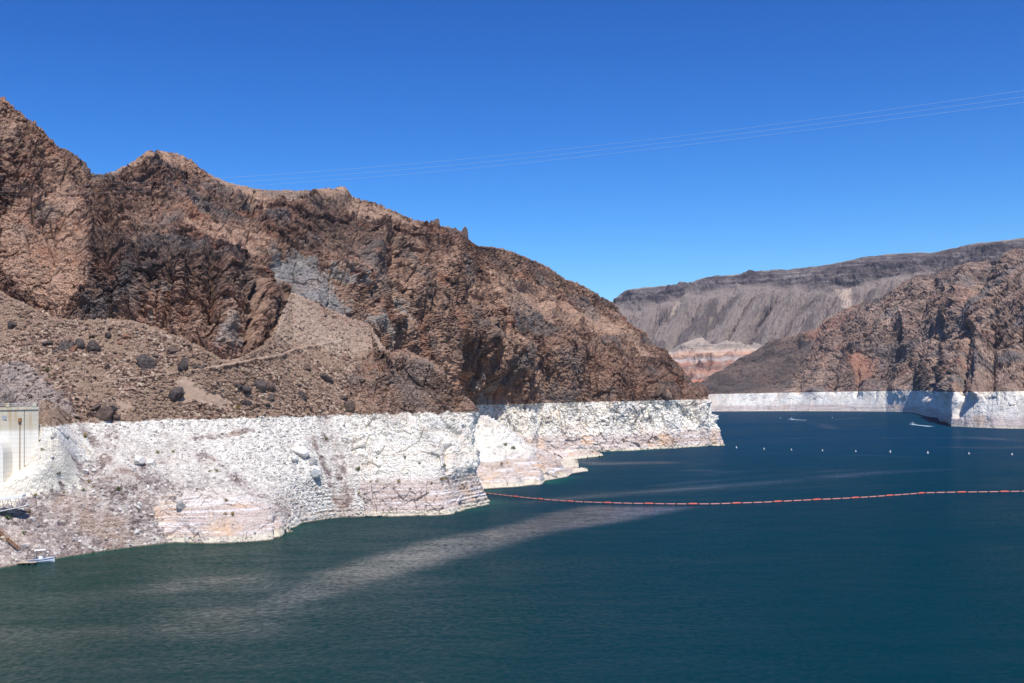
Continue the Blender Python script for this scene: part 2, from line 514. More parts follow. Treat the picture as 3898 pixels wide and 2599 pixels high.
ANISO = np.array([1.0, 1.0, .38])
def rock_relief(scale=1.0, amp=1.0, seed=0, big=1.0, vert=.38):
    an = np.array([1.0, 1.0, vert])
    def fn(p, x, y, n, at, keep):
        q = p / scale
        hard = 1 - np.clip(at.get('soft', np.zeros(len(p))), 0, 1)
        warp = np.stack([perlin(q * .03, 91 + seed), perlin(q * .03, 92 + seed), perlin(q * .03, 93 + seed)], -1) * 5
        qa = (q + warp) * an
        kp = np.maximum(keep, .25)
        d = ridged(qa * .020, 2, 10 + seed) * 5.5 * big * keep
        d += ridged(qa * .05, 2, 20 + seed) * 1.6 * keep * (.12 + .88 * hard)
        v, b = facets((q + warp * .35) * np.array([1, 1, .17]) * .11, 6 + seed)
        d += (v * 2.2 + np.clip(b, 0, .15) * 4) * hard * kp * sstep(-.3, .2, perlin(q * .02, 79 + seed))
        md = .45 + .9 * sstep(-.25, .35, perlin(q * .035, 77 + seed))
        v, b = facets((q + warp * .5) * np.array([1, 1, .55]) * .058, 1 + seed)
        d += (v * 3.2 + np.clip(b, 0, .12) * 5) * hard * keep
        v, b = facets((q + warp * .4) * np.array([1, .9, .65]) * .15, 2 + seed)
        d += (v * 2.5 + np.clip(b, 0, .15) * 4.2) * hard * kp * md
        v, b = facets(q * np.array([1, 1, .75]) * .36, 3 + seed)
        d += (v * 1.15 + np.clip(b, 0, .2) * 1.5) * (.08 + .92 * hard * md)
        v, b = facets(q * .8, 4 + seed)
        d += (v * .62 + np.clip(b, 0, .2) * .7) * (.35 + .65 * hard)
        d += fbm(q * .4, 4, 30 + seed, .7) * .9 * (.3 + .7 * hard)
        d -= np.clip(ridged(q * np.array([1, 1, .6]) * .09, 3, 35 + seed) - .35, 0, 1) * 3.2 * hard * kp
        zf = .62 + .38 * np.maximum(sstep(15, 24, p[:, 2]), 0)
        return d * amp * scale * zf
    return fn

# ------------------------------------------------------------------ water, lake bed
WAVE_CALM = [(1020, 2290), (1150, 2205), (1293, 2146), (1574, 2071), (1949, 1991), (2100, 1945), (2250, 1925), (2680, 1930), (2400, 1983), (2176, 2016), (1949, 2069), (1740, 2136), (1409, 2243), (1250, 2290), (1080, 2330)]
SHORE_PTS = [(-900, 2400), (-400, 2250), (0, 2158), (194, 2124), (472, 2083), (655, 2062), (821, 2065), (1043, 2049), (1110, 2010), (1154, 1988), (1255, 1971), (1377, 1965), (1516, 1963),
             (1702, 1955), (1832, 1924), (1863, 1900), (1843, 1860), (1988, 1852), (2065, 1844), (2160, 1813), (2215, 1794), (2126, 1752), (2282, 1740), (2204, 1721), (2400, 1716), (2735, 1695)]
def build_water():
    # a sheet graded from fine near the camera to coarse far away
    yy = np.concatenate([np.linspace(-400, 200, 30), np.geomspace(210, 7200, 260)])
    a = np.linspace(-1, 1, 420)
    Y, A = np.meshgrid(yy, a, indexing='ij')
    Xw = A * (700 + np.abs(Y) * .62)
    P = np.stack([Xw, Y, np.zeros_like(Y)], -1).reshape(-1, 3)
    R, C = Y.shape
    sh = on_water(np.array([q[0] for q in SHORE_PTS], float), np.array([q[1] for q in SHORE_PTS], float))
    shd = seg_dist(P[:, 0], P[:, 1], [(q[0], q[1]) for q in sh])
    shallow = np.exp(-(shd / 7.0) ** 1.2) * .55
    cw = on_water(np.array([q[0] for q in WAVE_CALM], float), np.array([q[1] for q in WAVE_CALM], float))
    poly = [(q[0], q[1]) for q in cw]
    wx = P[:, 0] + 5 * perlin(P * .012, 3) + 2 * perlin(P * .06, 8); wy = P[:, 1] + 5 * perlin(P * .012, 4) + 2 * perlin(P * .06, 9)
    ed = seg_dist(wx, wy, poly + poly[:1])
    ins = in_poly(wx, wy, poly)
    calm = sstep(-4, 9, np.where(ins, ed, -ed))
    for pts, wd, am in (([(2050, 1908), (2350, 1882), (2650, 1858), (3000, 1830), (3300, 1800), (3560, 1788)], 9, .34), ([(2500, 1850), (2900, 1812), (3200, 1790)], 5, .2), ([(3380, 1668), (3700, 1664), (3898, 1680)], 9, .35),
                        ([(3500, 1700), (3800, 1706), (4000, 1700)], 8, .3), ([(3060, 1606), (3120, 1612), (3170, 1630)], 7, .25), ([(3180, 1597), (3260, 1590)], 9, .4), ([(2650, 1790), (2800, 1796), (2700, 1802)], 8, .3),
                        ([(2140, 1735), (2300, 1765), (2500, 1760)], 12, .4), ([(2900, 1672), (3050, 1668)], 9, .22), ([(3100, 1740), (3300, 1732), (3500, 1740)], 6, .18), ([(60, 2300), (500, 2260), (900, 2200)], 10, .5), ([(0, 2420), (500, 2390), (1000, 2380)], 9, .4), ([(-300, 2540), (300, 2440), (900, 2330), (1300, 2250)], 22, .36), ([(-200, 2330), (300, 2300), (800, 2270), (1200, 2220)], 14, .3)):
        cwp = on_water(np.array([q[0] for q in pts], float), np.array([q[1] for q in pts], float))
        dd = seg_dist(wx, wy, [(q[0], q[1]) for q in cwp])
        calm = np.maximum(calm, am * np.exp(-(dd / wd) ** 2) * (.4 + .8 * sstep(-.4, .3, perlin(P * np.array([.02, .05, 1]), 12))))
    idx = np.arange(R * C).reshape(R, C)
    f = np.stack([idx[:-1, :-1], idx[:-1, 1:], idx[1:, 1:], idx[1:, :-1]], -1).reshape(-1, 4)
    t = NT('lake_water')
    xw = t.xyz()
    deep = t.mix(t.step(xw[1], 200, 1100), (.0003, .027, .041), (.0003, .031, .066))
    greenish = t.step(t.math('ADD', xw[0], t.math('MULTIPLY', xw[1], .10)), 90, -110)
    deep = t.mix(greenish, deep, (.009, .036, .029))
    col = t.mix(t.math('MULTIPLY', t.attr('shallow'), t.step(t.noise(.03, 3, .5, off=77), .42, .62)), deep, (.010, .11, .075))
    # wind waves: small chop with crests lying across the view, plus slow patches of stronger wind
    patch = t.noise(.0045, 5, .6, k=(.7, 1.6, 1), off=9, dist=.6)
    streak = t.noise(.010, 5, .6, k=(.35, 2.2, 1), off=19, dist=.4)
    wind = t.step(t.math('ADD', t.math('MULTIPLY', patch, .6), t.math('MULTIPLY', streak, .4)), .40, .60)
    wind = t.math('MULTIPLY', wind, t.math('SUBTRACT', 1.0, t.math('MULTIPLY', t.attr('calm'), .8)))
    w1 = t.noise(.55, 5, .7, k=(1.1, .75, 1), dist=.4)
    w2 = t.noise(1.6, 3, .6, k=(1, .7, 1), off=7)
    w3 = t.noise(.16, 3, .5, k=(.5, .8, 1), off=17)
    h = t.math('ADD', t.math('MULTIPLY', w1, .62), t.math('MULTIPLY', w2, .40))
    h = t.math('ADD', h, t.math('MULTIPLY', w3, .5))
    b = t.N.new('ShaderNodeBump'); t.put(b.inputs['Height'], h)
    b.inputs['Distance'].default_value = .75
    t.put(b.inputs['Strength'], t.math('MULTIPLY', t.math('ADD', .55, t.math('MULTIPLY', wind, .45)), t.math('SUBTRACT', 1.0, t.math('MULTIPLY', t.attr('calm'), .55))))
    rough = t.math('ADD', .12, t.math('MULTIPLY', wind, .12))
    t.N.remove(t.b)
    df = t.N.new('ShaderNodeBsdfDiffuse'); t.put(df.inputs['Color'], col)
    gl = t.N.new('ShaderNodeBsdfGlossy'); t.put(gl.inputs['Roughness'], rough); t.put(gl.inputs['Normal'], b.outputs[0])
    fr = t.N.new('ShaderNodeFresnel'); fr.inputs['IOR'].default_value = 1.333; t.put(fr.inputs['Normal'], b.outputs[0])
    fac = t.math('MULTIPLY', fr.outputs[0], t.math('ADD', t.math('ADD', .13, t.math('MULTIPLY', greenish, .24)), t.math('MULTIPLY', t.attr('calm'), .8)))
    rip = t.noise(.75, 5, .75, k=(.85, .7, 1), off=29, dist=.3)
    rip2 = t.noise(.09, 5, .7, k=(.5, 1.1, 1), off=39, dist=.5)
    rip = t.math('ADD', t.math('MULTIPLY', rip, 1.0), t.math('MULTIPLY', rip2, .5))
    fac = t.math('MULTIPLY', fac, t.math('MAXIMUM', .15, t.math('ADD', 1.0, t.math('MULTIPLY', t.math('SUBTRACT', rip, .76), 4.2))))
    mx = t.N.new('ShaderNodeMixShader'); t.put(mx.inputs[0], fac); t.L.new(df.outputs[0], mx.inputs[1]); t.L.new(gl.outputs[0], mx.inputs[2])
    t.L.new(mx.outputs[0], [n for n in t.N if n.type == 'OUTPUT_MATERIAL'][0].inputs['Surface'])
    m = t.m
    o = raw_mesh('lake_water', P, [f], m, True, dict(shallow=shallow, calm=calm))
    tag(o, kind='structure', label='dark teal lake water ruffled by wind')
    g = MB(); g.add([(-7500, -2500, -25), (7500, -2500, -25), (7500, 9000, -25), (-7500, 9000, -25)], [(0, 1, 2, 3)])
    tag(g.build('ground', plain('lake_bed_sand', (.22, .17, .13), .9)), kind='structure', label='desert ground under and around the lake')
build_water()

# ------------------------------------------------------------------ near shore: white ring, stone slope, road cut
M_ROCK = cliff_material('desert_rock')

RAG = None
def warp_xy(p, x, y, a=14):
    global RAG
    RAG = perlin(p * .45, 161) + .7 * perlin(p * 1.1, 162) + .6 * perlin(p * .16, 163)
    return (x + a * perlin(p * .05, 61) + a * .5 * perlin(p * .17, 62), y + a * .7 * perlin(p * .05, 63) + a * .4 * perlin(p * .17, 64))

def pm(x, y, poly, w=13.0):
    xs, ys = [q[0] for q in poly], [q[1] for q in poly]
    out = np.zeros(len(x), np.float32)
    m = (x > min(xs) - w * 2) & (x < max(xs) + w * 2) & (y > min(ys) - w * 2) & (y < max(ys) + w * 2)
    xm, ym = x[m], y[m]
    d = seg_dist(xm, ym, list(poly) + [poly[0]])
    sd = np.where(in_poly(xm, ym, poly), d, -d)
    sd = sd + RAG[m] * w * 1.4
    out[m] = sstep(-w * .55, w * .55, sd)
    return out

NEAR_ROWS = [
    [(-700, 2390, 255), (-300, 2260, 290), (0, 2190, 318), (194, 2156, 334), (472, 2115, 356), (655, 2095, 368), (821, 2098, 364), (1043, 2085, 370), (1154, 2030, 412), (1255, 2003, 428), (1516, 1997, 432), (1702, 1993, 432), (1832, 1956, 465), (1900, 1940, 478)],
    [(-700, 2340, 265), (-300, 2225, 296), (0, 2158, 330), (194, 2124, 347), (472, 2083, 370), (655, 2062, 382), (821, 2065, 377), (950, 2055, 381), (1043, 2049, 385), (1080, 2034, 396), (1110, 2010, 415), (1154, 1988, 434), (1255, 1971, 448), (1377, 1965, 452), (1516, 1963, 451), (1702, 1959, 451), (1760, 1940, 470), (1832, 1924, 486), (1900, 1908, 500)],
    [(-700, 1960, 300), (-300, 1900, 335), (0, 1850, 368), (194, 1840, 378), (472, 1830, 386), (655, 1830, 404), (821, 1840, 410), (1043, 1840, 428), (1154, 1820, 442), (1255, 1810, 456), (1377, 1800, 462), (1516, 1790, 466), (1702, 1785, 467), (1793, 1780, 486)],
    [(-700, 1650, 345), (-300, 1632, 378), (0, 1617, 405), (300, 1612, 412), (666, 1597, 440), (1000, 1590, 452), (1322, 1578, 486), (1572, 1572, 494), (1699, 1569, 499), (1766, 1560, 520)],
    [(-700, 1420, 400), (-300, 1400, 430), (0, 1350, 442), (222, 1400, 440), (499, 1430, 446), (832, 1470, 452), (1054, 1440, 470), (1193, 1400, 500), (1350, 1440, 510), (1544, 1450, 505), (1683, 1500, 512), (1740, 1540, 540)],
    [(-700, 1080, 460), (-150, 1100, 474), (0, 1118, 478), (139, 1190, 474), (222, 1222, 470), (333, 1226, 474), (499, 1230, 476), (583, 1258, 474), (694, 1302, 468), (804, 1350, 462), (850, 1382, 460), (910, 1374, 465), (1000, 1322, 482), (1060, 1262, 500), (1084, 1180, 530), (1110, 1120, 556), (1230, 1180, 562), (1330, 1224, 568), (1411, 1256, 572), (1450, 1330, 540), (1490, 1362, 512), (1544, 1358, 506), (1627, 1386, 510), (1683, 1430, 520), (1700, 1480, 530), (1730, 1545, 545)],
]
ROAD = [(360, 1462), (527, 1438), (666, 1419), (832, 1394), (915, 1377), (1054, 1352), (1193, 1322), (1290, 1304)]
def near_masks(p, x, y, n):
    wx, wy = warp_xy(p, x, y)
    z = p[:, 2]
    a = {}
    knoll = pm(wx, wy, [(1420, 1320), (1800, 1320), (1800, 1700), (1500, 1620), (1340, 1560), (1300, 1470)])
    white_rock = pm(wx, wy, [(1420, 1575), (1900, 1500), (1950, 2010), (1380, 2010), (1370, 1760), (1290, 1650)], 26)
    dome = pm(wx, wy, [(60, 1612), (250, 1608), (338, 1700), (325, 1765), (240, 1792), (0, 1850), (-200, 1900), (-200, 1600), (50, 1560)])
    low_rock = pm(wx, wy, [(590, 1930), (700, 1880), (820, 1860), (930, 1920), (1060, 1950), (1120, 2000), (1100, 2060), (640, 2080)], 34)
    yellow = pm(wx, wy, [(-300, 1830), (150, 1800), (290, 1800), (300, 1850), (160, 1900), (-300, 2000)])
    upper = (z > 40).astype(np.float32)
    soft = np.clip(1 - knoll * .8 - white_rock * .85 - dome * .85 - low_rock * .75 - yellow * .6, 0, 1)
    a['soft'] = soft
    a['talus'] = np.clip(1 - knoll * .75, 0, 1) * (1 - pm(wx, wy, [(1150, 1140), (1450, 1260), (1480, 1350), (1300, 1300)]) * .7)
    hard_ring = np.clip(white_rock + dome + low_rock + yellow, 0, 1)
    strip = np.zeros(len(x))
    for pts, wd in (([(1230, 1570), (1250, 1660), (1300, 1780), (1320, 1970)], 38), ([(760, 1745), (860, 1800), (1000, 1900), (1090, 1950)], 26),
                    ([(430, 1660), (400, 1740), (330, 1830)], 42), ([(300, 1625), (358, 1690), (352, 1775), (260, 1812)], 24), ([(960, 1640), (830, 1660), (700, 1680)], 12), ([(640, 1750), (500, 1790), (400, 1800)], 14),
                    ([(1180, 1680), (1250, 1800), (1270, 1900)], 20)):
        strip = np.maximum(strip, np.exp(-(seg_dist(wx, wy, pts) / wd) ** 4))
    lowg = sstep(1715, 1860, wy + 60 * perlin(p * .04, 77) + (x - 300) * .05) * sstep(1240, 640, x) * .95
    top_g = sstep(1640, 1600, wy) * sstep(420, 250, x) * sstep(60, 130, x)
    brk = sstep(-.35, .25, fbm(p * .14, 4, 144, .65))
    g = np.clip(np.maximum(strip * (.62 + .4 * brk), lowg * (.85 + .25 * brk)), 0, 1)
    g = np.maximum(g, .55 * sstep(.12, .3, fbm(p * np.array([.03, .03, .05]), 4, 146)) * (z < 40))
    a['gravel'] = g * (1 - hard_ring)
    a['stony'] = (1 - hard_ring) * (1 - a['gravel'])
    a['light'] = np.zeros(len(x)) + yellow * .0
    # reddish dry-laid stones under the road
    wall = pm(wx, wy, [(360, 1465), (527, 1442), (666, 1422), (832, 1398), (1054, 1356), (1290, 1308), (1420, 1350), (1200, 1420), (950, 1440), (800, 1500), (860, 1580), (420, 1590), (430, 1520), (330, 1500)])
    a['red'] = wall * .6 * upper
    grey = pm(wx, wy, [(-300, 1370), (90, 1385), (200, 1470), (290, 1600), (60, 1610), (-300, 1600)])
    a['grey'] = grey
    a['massive'] = np.clip(dome + yellow, 0, 1)
    a['fan'] = fan = pm(wx, wy, [(1060, 1170), (1110, 1110), (1230, 1180), (1410, 1256), (1470, 1330), (1300, 1350), (1180, 1310), (1060, 1320)]) * .8
    lightp = pm(wx, wy, [(680, 1435), (715, 1430), (800, 1490), (880, 1545), (790, 1540), (690, 1520)]) + pm(wx, wy, [(430, 1525), (500, 1530), (490, 1580), (450, 1575)])
    a['smooth'] = np.clip(lightp + np.exp(-(seg_dist(x, y, ROAD) / 5.5) ** 4), 0, 1)
    a['orng'] = yellow
    return a

_rr = rock_relief(.62, 1.0, 3, .55, .5)
def near_relief(p, x, y, n, at, keep):
    d = _rr(p, x, y, n, at, keep) * (1 - .72 * at['soft']) * (1 - .5 * at['massive'])
    # loose stones on the slopes
    q = p * np.array([1, 1, 1.35]); z0 = p[:, 2]
    v, b = cells(q * .55, 41)
    amp = np.where(z0 > 40, 1.0, .36)
    d += ((v ** 2) * .9 + np.clip(b, 0, .3) * 1.2 - .3) * at['soft'] * (1 - at['smooth']) * amp
    v, b = cells(q * 1.15, 42)
    d += ((v - .4) * .38 + np.clip(b, 0, .3) * .5) * (.4 + .6 * at['soft']) * (1 - at['smooth'] * .8)
    # horizontal wave-cut benches left by the falling lake
    z = p[:, 2]
    ph = z / 1.55 + .5 * perlin(p * np.array([.05, .05, .3]), 44)
    d += (np.abs((ph % 1) - .5) - .25) * .8 * sstep(17, 12, z) * sstep(-.5, 1, z) * (.35 + .65 * sstep(0, .3, perlin(p * .04, 47)))
    return d

NEAR_STROKES = [
    ([(185, 1650), (190, 1770)], 78, 15.0), ([(260, 1740), (130, 1740)], 50, 4.0), ([(-300, 1850), (60, 1850), (230, 1820)], 45, 5.0),
    ([(240, 1520), (262, 1570)], 20, 4.0), ([(400, 1555), (380, 1580)], 34, 3.5), ([(720, 1960), (1000, 1985)], 62, 3.5),
    ([(1150, 1700), (1195, 1790)], 26, 2.6), ([(1760, 1560), (1790, 1760)], 34, 4.0), ([(1640, 1600), (1690, 1760)], 60, 3.0),
    ([(1240, 1580), (1300, 1780), (1310, 1960)], 30, -2.2), ([(1695, 1720), (1700, 1790)], 8, -3.0),
    ([(10, 1540), (0, 1790)], 36, -15.0), ([(-120, 1560), (-120, 1800)], 95, -16.0), ([(-400, 1560), (-400, 1800)], 150, -16.0), ([(232, 1996), (262, 1992)], 7, -2.4),
    ([(800, 1955), (806, 1990)], 9, -1.6), ([(640, 2040), (700, 2010), (730, 2035)], 8, -1.5),
    ([(860, 2000), (880, 2030)], 16, -2.2), ([(1044, 1990), (1050, 2040)], 9, -2.5),
]
# the road cut: a level shelf with a steeper stone face under it
NEAR_STROKES += [([(a[0], a[1] + 7) for a in ROAD], 8, 1.1)]
def near_material():
    t_name = 'shore_rock'
    m = cliff_material(t_name, ring_noise=2.6)
    nt = m.node_tree; b = nt.nodes['Principled BSDF']
    src = b.inputs['Base Color'].links[0].from_socket
    def A(name):
        n = nt.nodes.new('ShaderNodeAttribute'); n.attribute_name = name; return n.outputs['Fac']
    def mixc(f, a, c):
        n = nt.nodes.new('ShaderNodeMix'); n.data_type = 'RGBA'; nt.links.new(f, n.inputs[0]); nt.links.new(a, n.inputs[6])
        n.inputs[7].default_value = (*c, 1); return n
    def half(s, k):
        n = nt.nodes.new('ShaderNodeMath'); n.operation = 'MULTIPLY'; nt.links.new(s, n.inputs[0]); n.inputs[1].default_value = k; return n.outputs[0]
    n1 = mixc(half(A('grey'), .55), src, (.33, .29, .27))
    n2 = mixc(half(A('smooth'), .6), n1.outputs[2], (.36, .26, .195))
    n3 = mixc(half(A('orng'), .3), n2.outputs[2], (.74, .62, .43))
    n4 = mixc(half(A('fan'), .6), n3.outputs[2], (.45, .345, .265))
    nt.links.new(n4.outputs[2], b.inputs['Base Color'])
    return m
M_SHORE = near_material()
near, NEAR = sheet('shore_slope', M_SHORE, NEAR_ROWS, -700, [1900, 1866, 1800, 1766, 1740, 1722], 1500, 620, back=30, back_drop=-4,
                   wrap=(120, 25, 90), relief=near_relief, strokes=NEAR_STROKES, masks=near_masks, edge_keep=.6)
tag(near, kind='structure', label='pale stone slope of the near shore')

# ------------------------------------------------------------------ main mountain and its headland
SKY_L = [(-700, 150), (-300, 260), (0, 372), (36, 394), (60, 420), (83, 441), (133, 469), (166, 511), (195, 540), (222, 572), (255, 585), (288, 602), (320, 630), (344, 652), (394, 669), (444, 650), (488, 627), (533, 594), (577, 569), (621, 577), (677, 586), (721, 605), (777, 655), (821, 677), (888, 699), (971, 719), (1026, 723), (1110, 727), (1182, 733), (1216, 720), (1277, 725), (1338, 750), (1405, 766), (1488, 800), (1544, 822), (1599, 847), (1650, 856), (1720, 868), (1760, 885), (1793, 918), (1821, 936), (1877, 939), (1949, 958), (2043, 994), (2099, 1027), (2143, 1058), (2210, 1083), (2276, 1122), (2332, 1152), (2359, 1190), (2388, 1226), (2456, 1267), (2490, 1315), (2572, 1376), (2606, 1417), (2640, 1471), (2657, 1512)]
def dist_row(ypts, dpts):
    xs = sorted(set([q[0] for q in ypts] + [q[0] for q in dpts]))
    return [(x, float(np.interp(x, [q[0] for q in ypts], [q[1] for q in ypts])), float(np.interp(x, [q[0] for q in dpts], [q[1] for q in dpts]))) for x in xs]
D_RIDGE = [(-700, 560), (0, 575), (300, 620), (600, 650), (900, 700), (1250, 765), (1500, 820), (1760, 900), (1850, 960), (2050, 1050), (2350, 1100), (2600, 1060), (2760, 1040)]
D_BASE = [(-700, 478), (0, 492), (222, 486), (499, 492), (694, 482), (850, 474), (910, 479), (1000, 498), (1084, 560), (1110, 575), (1230, 582), (1330, 602), (1411, 615), (1500, 640), (1600, 670), (1700, 720), (1766, 820), (1850, 872), (2000, 893), (2204, 913), (2400, 917), (2735, 979), (2800, 985)]
Y_BASE = [(-700, 1130), (0, 1160), (139, 1232), (222, 1266), (499, 1272), (694, 1344), (850, 1424), (910, 1416), (1000, 1364), (1084, 1230), (1110, 1165), (1330, 1270), (1411, 1302), (1500, 1420), (1600, 1540), (1700, 1640), (1766, 1748), (2000, 1730), (2204, 1721), (2400, 1716), (2735, 1697), (2800, 1694)]
Y_RT = [(-700, 1120), (0, 1150), (139, 1222), (222, 1256), (499, 1262), (694, 1334), (850, 1412), (910, 1406), (1000, 1354), (1084, 1210), (1110, 1150), (1330, 1255), (1411, 1290), (1500, 1400), (1600, 1500), (1700, 1560), (1766, 1547), (1932, 1544), (2154, 1536), (2400, 1528), (2657, 1519), (2760, 1517)]
D_RT = [(-700, 480), (0, 494), (222, 488), (499, 494), (694, 484), (850, 476), (910, 481), (1000, 500), (1084, 565), (1110, 580), (1330, 610), (1500, 650), (1700, 740), (1766, 790), (1932, 800), (2154, 860), (2400, 892), (2657, 960), (2760, 975)]
Y_UW = [(x, y + (10 if x < 1750 else 22)) for x, y in Y_BASE]
D_UW = [(x, d - (2 if x < 1750 else 55)) for x, d in D_BASE]
Y_MID = [(-700, 840), (0, 900), (222, 960), (499, 990), (694, 1020), (900, 1010), (1084, 1000), (1330, 1010), (1500, 1080), (1700, 1200), (1800, 1260), (2000, 1300), (2204, 1330), (2400, 1380), (2560, 1460), (2640, 1490), (2735, 1505)]
D_MID = [(-700, 500), (0, 515), (222, 508), (499, 512), (694, 510), (900, 535), (1000, 575), (1084, 616), (1330, 650), (1500, 700), (1650, 755), (1800, 820), (2000, 900), (2204, 950), (2400, 985), (2657, 1020), (2760, 1030)]
Y_RIM = [(-700, 560), (0, 700), (222, 800), (350, 850), (499, 830), (694, 850), (900, 870), (1000, 880), (1084, 860), (1216, 850), (1330, 880), (1500, 940), (1650, 960), (1800, 1050), (1950, 1100), (2204, 1230), (2400, 1330), (2560, 1420), (2640, 1484), (2735, 1500)]
D_RIM = [(-700, 520), (0, 535), (222, 540), (499, 560), (694, 570), (900, 610), (1000, 635), (1216, 690), (1500, 750), (1650, 800), (1800, 880), (2000, 965), (2204, 1015), (2400, 1030), (2657, 1035), (2760, 1035)]
def over(yw, dw, yt, lean, x_from):
    # distance of the band's top edge = distance of the water under it plus its lean
    return [(x, d) for x, d in dw if x < x_from] + [(x, float(np.interp(x, [q[0] for q in yw], on_water(np.array([q[0] for q in yw], float), np.array([q[1] for q in yw], float))[:, 1])) + lean) for x in np.linspace(x_from, yt[-1][0], 40)]
D_RT = over(Y_BASE, D_RT, Y_RT, 16, 1766)
D_BASE = over(Y_BASE, D_BASE, Y_RT, 0, 1766)
MTN_ROWS = [dist_row(Y_UW, D_UW), dist_row(Y_BASE, D_BASE), dist_row(Y_RT, D_RT), dist_row(Y_MID, D_MID), dist_row(Y_RIM, D_RIM), dist_row(SKY_L, D_RIDGE)]

def mtn_masks(p, x, y, n):
    wx, wy = warp_xy(p, x, y, 20)
    a = {}
    scar = pm(wx, wy, [(990, 1030), (1060, 985), (1150, 990), (1240, 1080), (1330, 1180), (1345, 1240), (1230, 1200), (1090, 1130), (1010, 1080)])
    scar2 = pm(wx, wy, [(1600, 1360), (1650, 1380), (1760, 1470), (1780, 1560), (1700, 1480)])
    mot = sstep(.02, .22, fbm(p * np.array([.07, .07, .035]), 4, 133))
    a['scar'] = np.clip(scar * (.75 + .25 * mot), 0, 1) * .9
    pl = pm(wx, wy, [(980, 960), (1200, 930), (1340, 1060), (1480, 1180), (1500, 1330), (1380, 1240), (1280, 1140), (1080, 1000)], 30) * .8
    pl = np.maximum(pl, pm(wx, wy, [(1440, 1130), (1560, 1150), (1720, 1360), (1900, 1450), (1880, 1540), (1700, 1560), (1600, 1370), (1450, 1290)], 30) * .75)
    pl = np.maximum(pl, pm(wx, wy, [(560, 1080), (700, 1040), (640, 1230), (540, 1240)], 25) * .5)
    pl = np.maximum(pl, pm(wx, wy, [(860, 1060), (940, 1070), (920, 1350), (830, 1370)], 20) * .45)
    a['pale'] = np.clip(pl * mot, 0, 1) * sstep(1560, 1500, wx) + np.clip(pl * mot, 0, 1) * sstep(1780, 1830, wx)
    tan_l = pm(wx, wy, [(0, 800), (230, 720), (330, 900), (340, 1100), (240, 1200), (120, 1150), (0, 1000)])
    tan_h = pm(wx, wy, [(1850, 1020), (2000, 1100), (2200, 1160), (2400, 1280), (2520, 1400), (2350, 1300), (2100, 1210), (1900, 1180)])
    top = pm(wx, wy, [(800, 660), (1100, 715), (1300, 730), (1600, 850), (1560, 880), (1300, 800), (1200, 760), (1000, 780), (880, 740)])
    pk = pm(wx, wy, [(400, 660), (560, 575), (700, 590), (760, 650), (620, 640), (450, 690)])
    ledge = pm(wx, wy, [(480, 900), (760, 860), (1000, 900), (1080, 960), (900, 960), (700, 880), (520, 950)])
    a['light'] = np.clip(tan_l * .65 + tan_h * .8 + top * .8 + pk * .5 + ledge * .5, 0, 1)
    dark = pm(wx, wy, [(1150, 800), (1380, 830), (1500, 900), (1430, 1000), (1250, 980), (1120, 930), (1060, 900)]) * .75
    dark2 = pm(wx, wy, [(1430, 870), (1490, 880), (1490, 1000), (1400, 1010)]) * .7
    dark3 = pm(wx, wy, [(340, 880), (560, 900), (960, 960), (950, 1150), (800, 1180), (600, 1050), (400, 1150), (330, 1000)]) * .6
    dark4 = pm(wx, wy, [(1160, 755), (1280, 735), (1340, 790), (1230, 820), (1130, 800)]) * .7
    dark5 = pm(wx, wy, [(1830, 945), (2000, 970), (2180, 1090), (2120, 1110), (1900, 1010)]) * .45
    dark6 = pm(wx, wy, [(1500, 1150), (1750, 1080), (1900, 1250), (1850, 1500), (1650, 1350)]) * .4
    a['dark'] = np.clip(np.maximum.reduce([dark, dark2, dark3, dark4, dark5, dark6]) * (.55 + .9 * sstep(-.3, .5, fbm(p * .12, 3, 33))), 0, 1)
    a['soft'] = np.clip(scar * .55 + tan_h * .5 + top * .65 + pk * .3 + tan_l * .25 + ledge * .3, 0, 1)
    a['red'] = np.clip(pm(wx, wy, [(1620, 860), (1790, 910), (1800, 1000), (1700, 940)]) * .4 + pm(wx, wy, [(1090, 810), (1200, 850), (1150, 880)]) * .5
                       + pm(wx, wy, [(560, 860), (700, 880), (600, 900)]) * .3, 0, 1)
    a['talus'] = np.clip(top * .5 + tan_h * .35, 0, 1)
    z = p[:, 2]
    spots = sstep(.30, .42, fbm(p * .28, 3, 55)) * sstep(14, 24, z)
    a['wdark'] = spots * .55
    return a

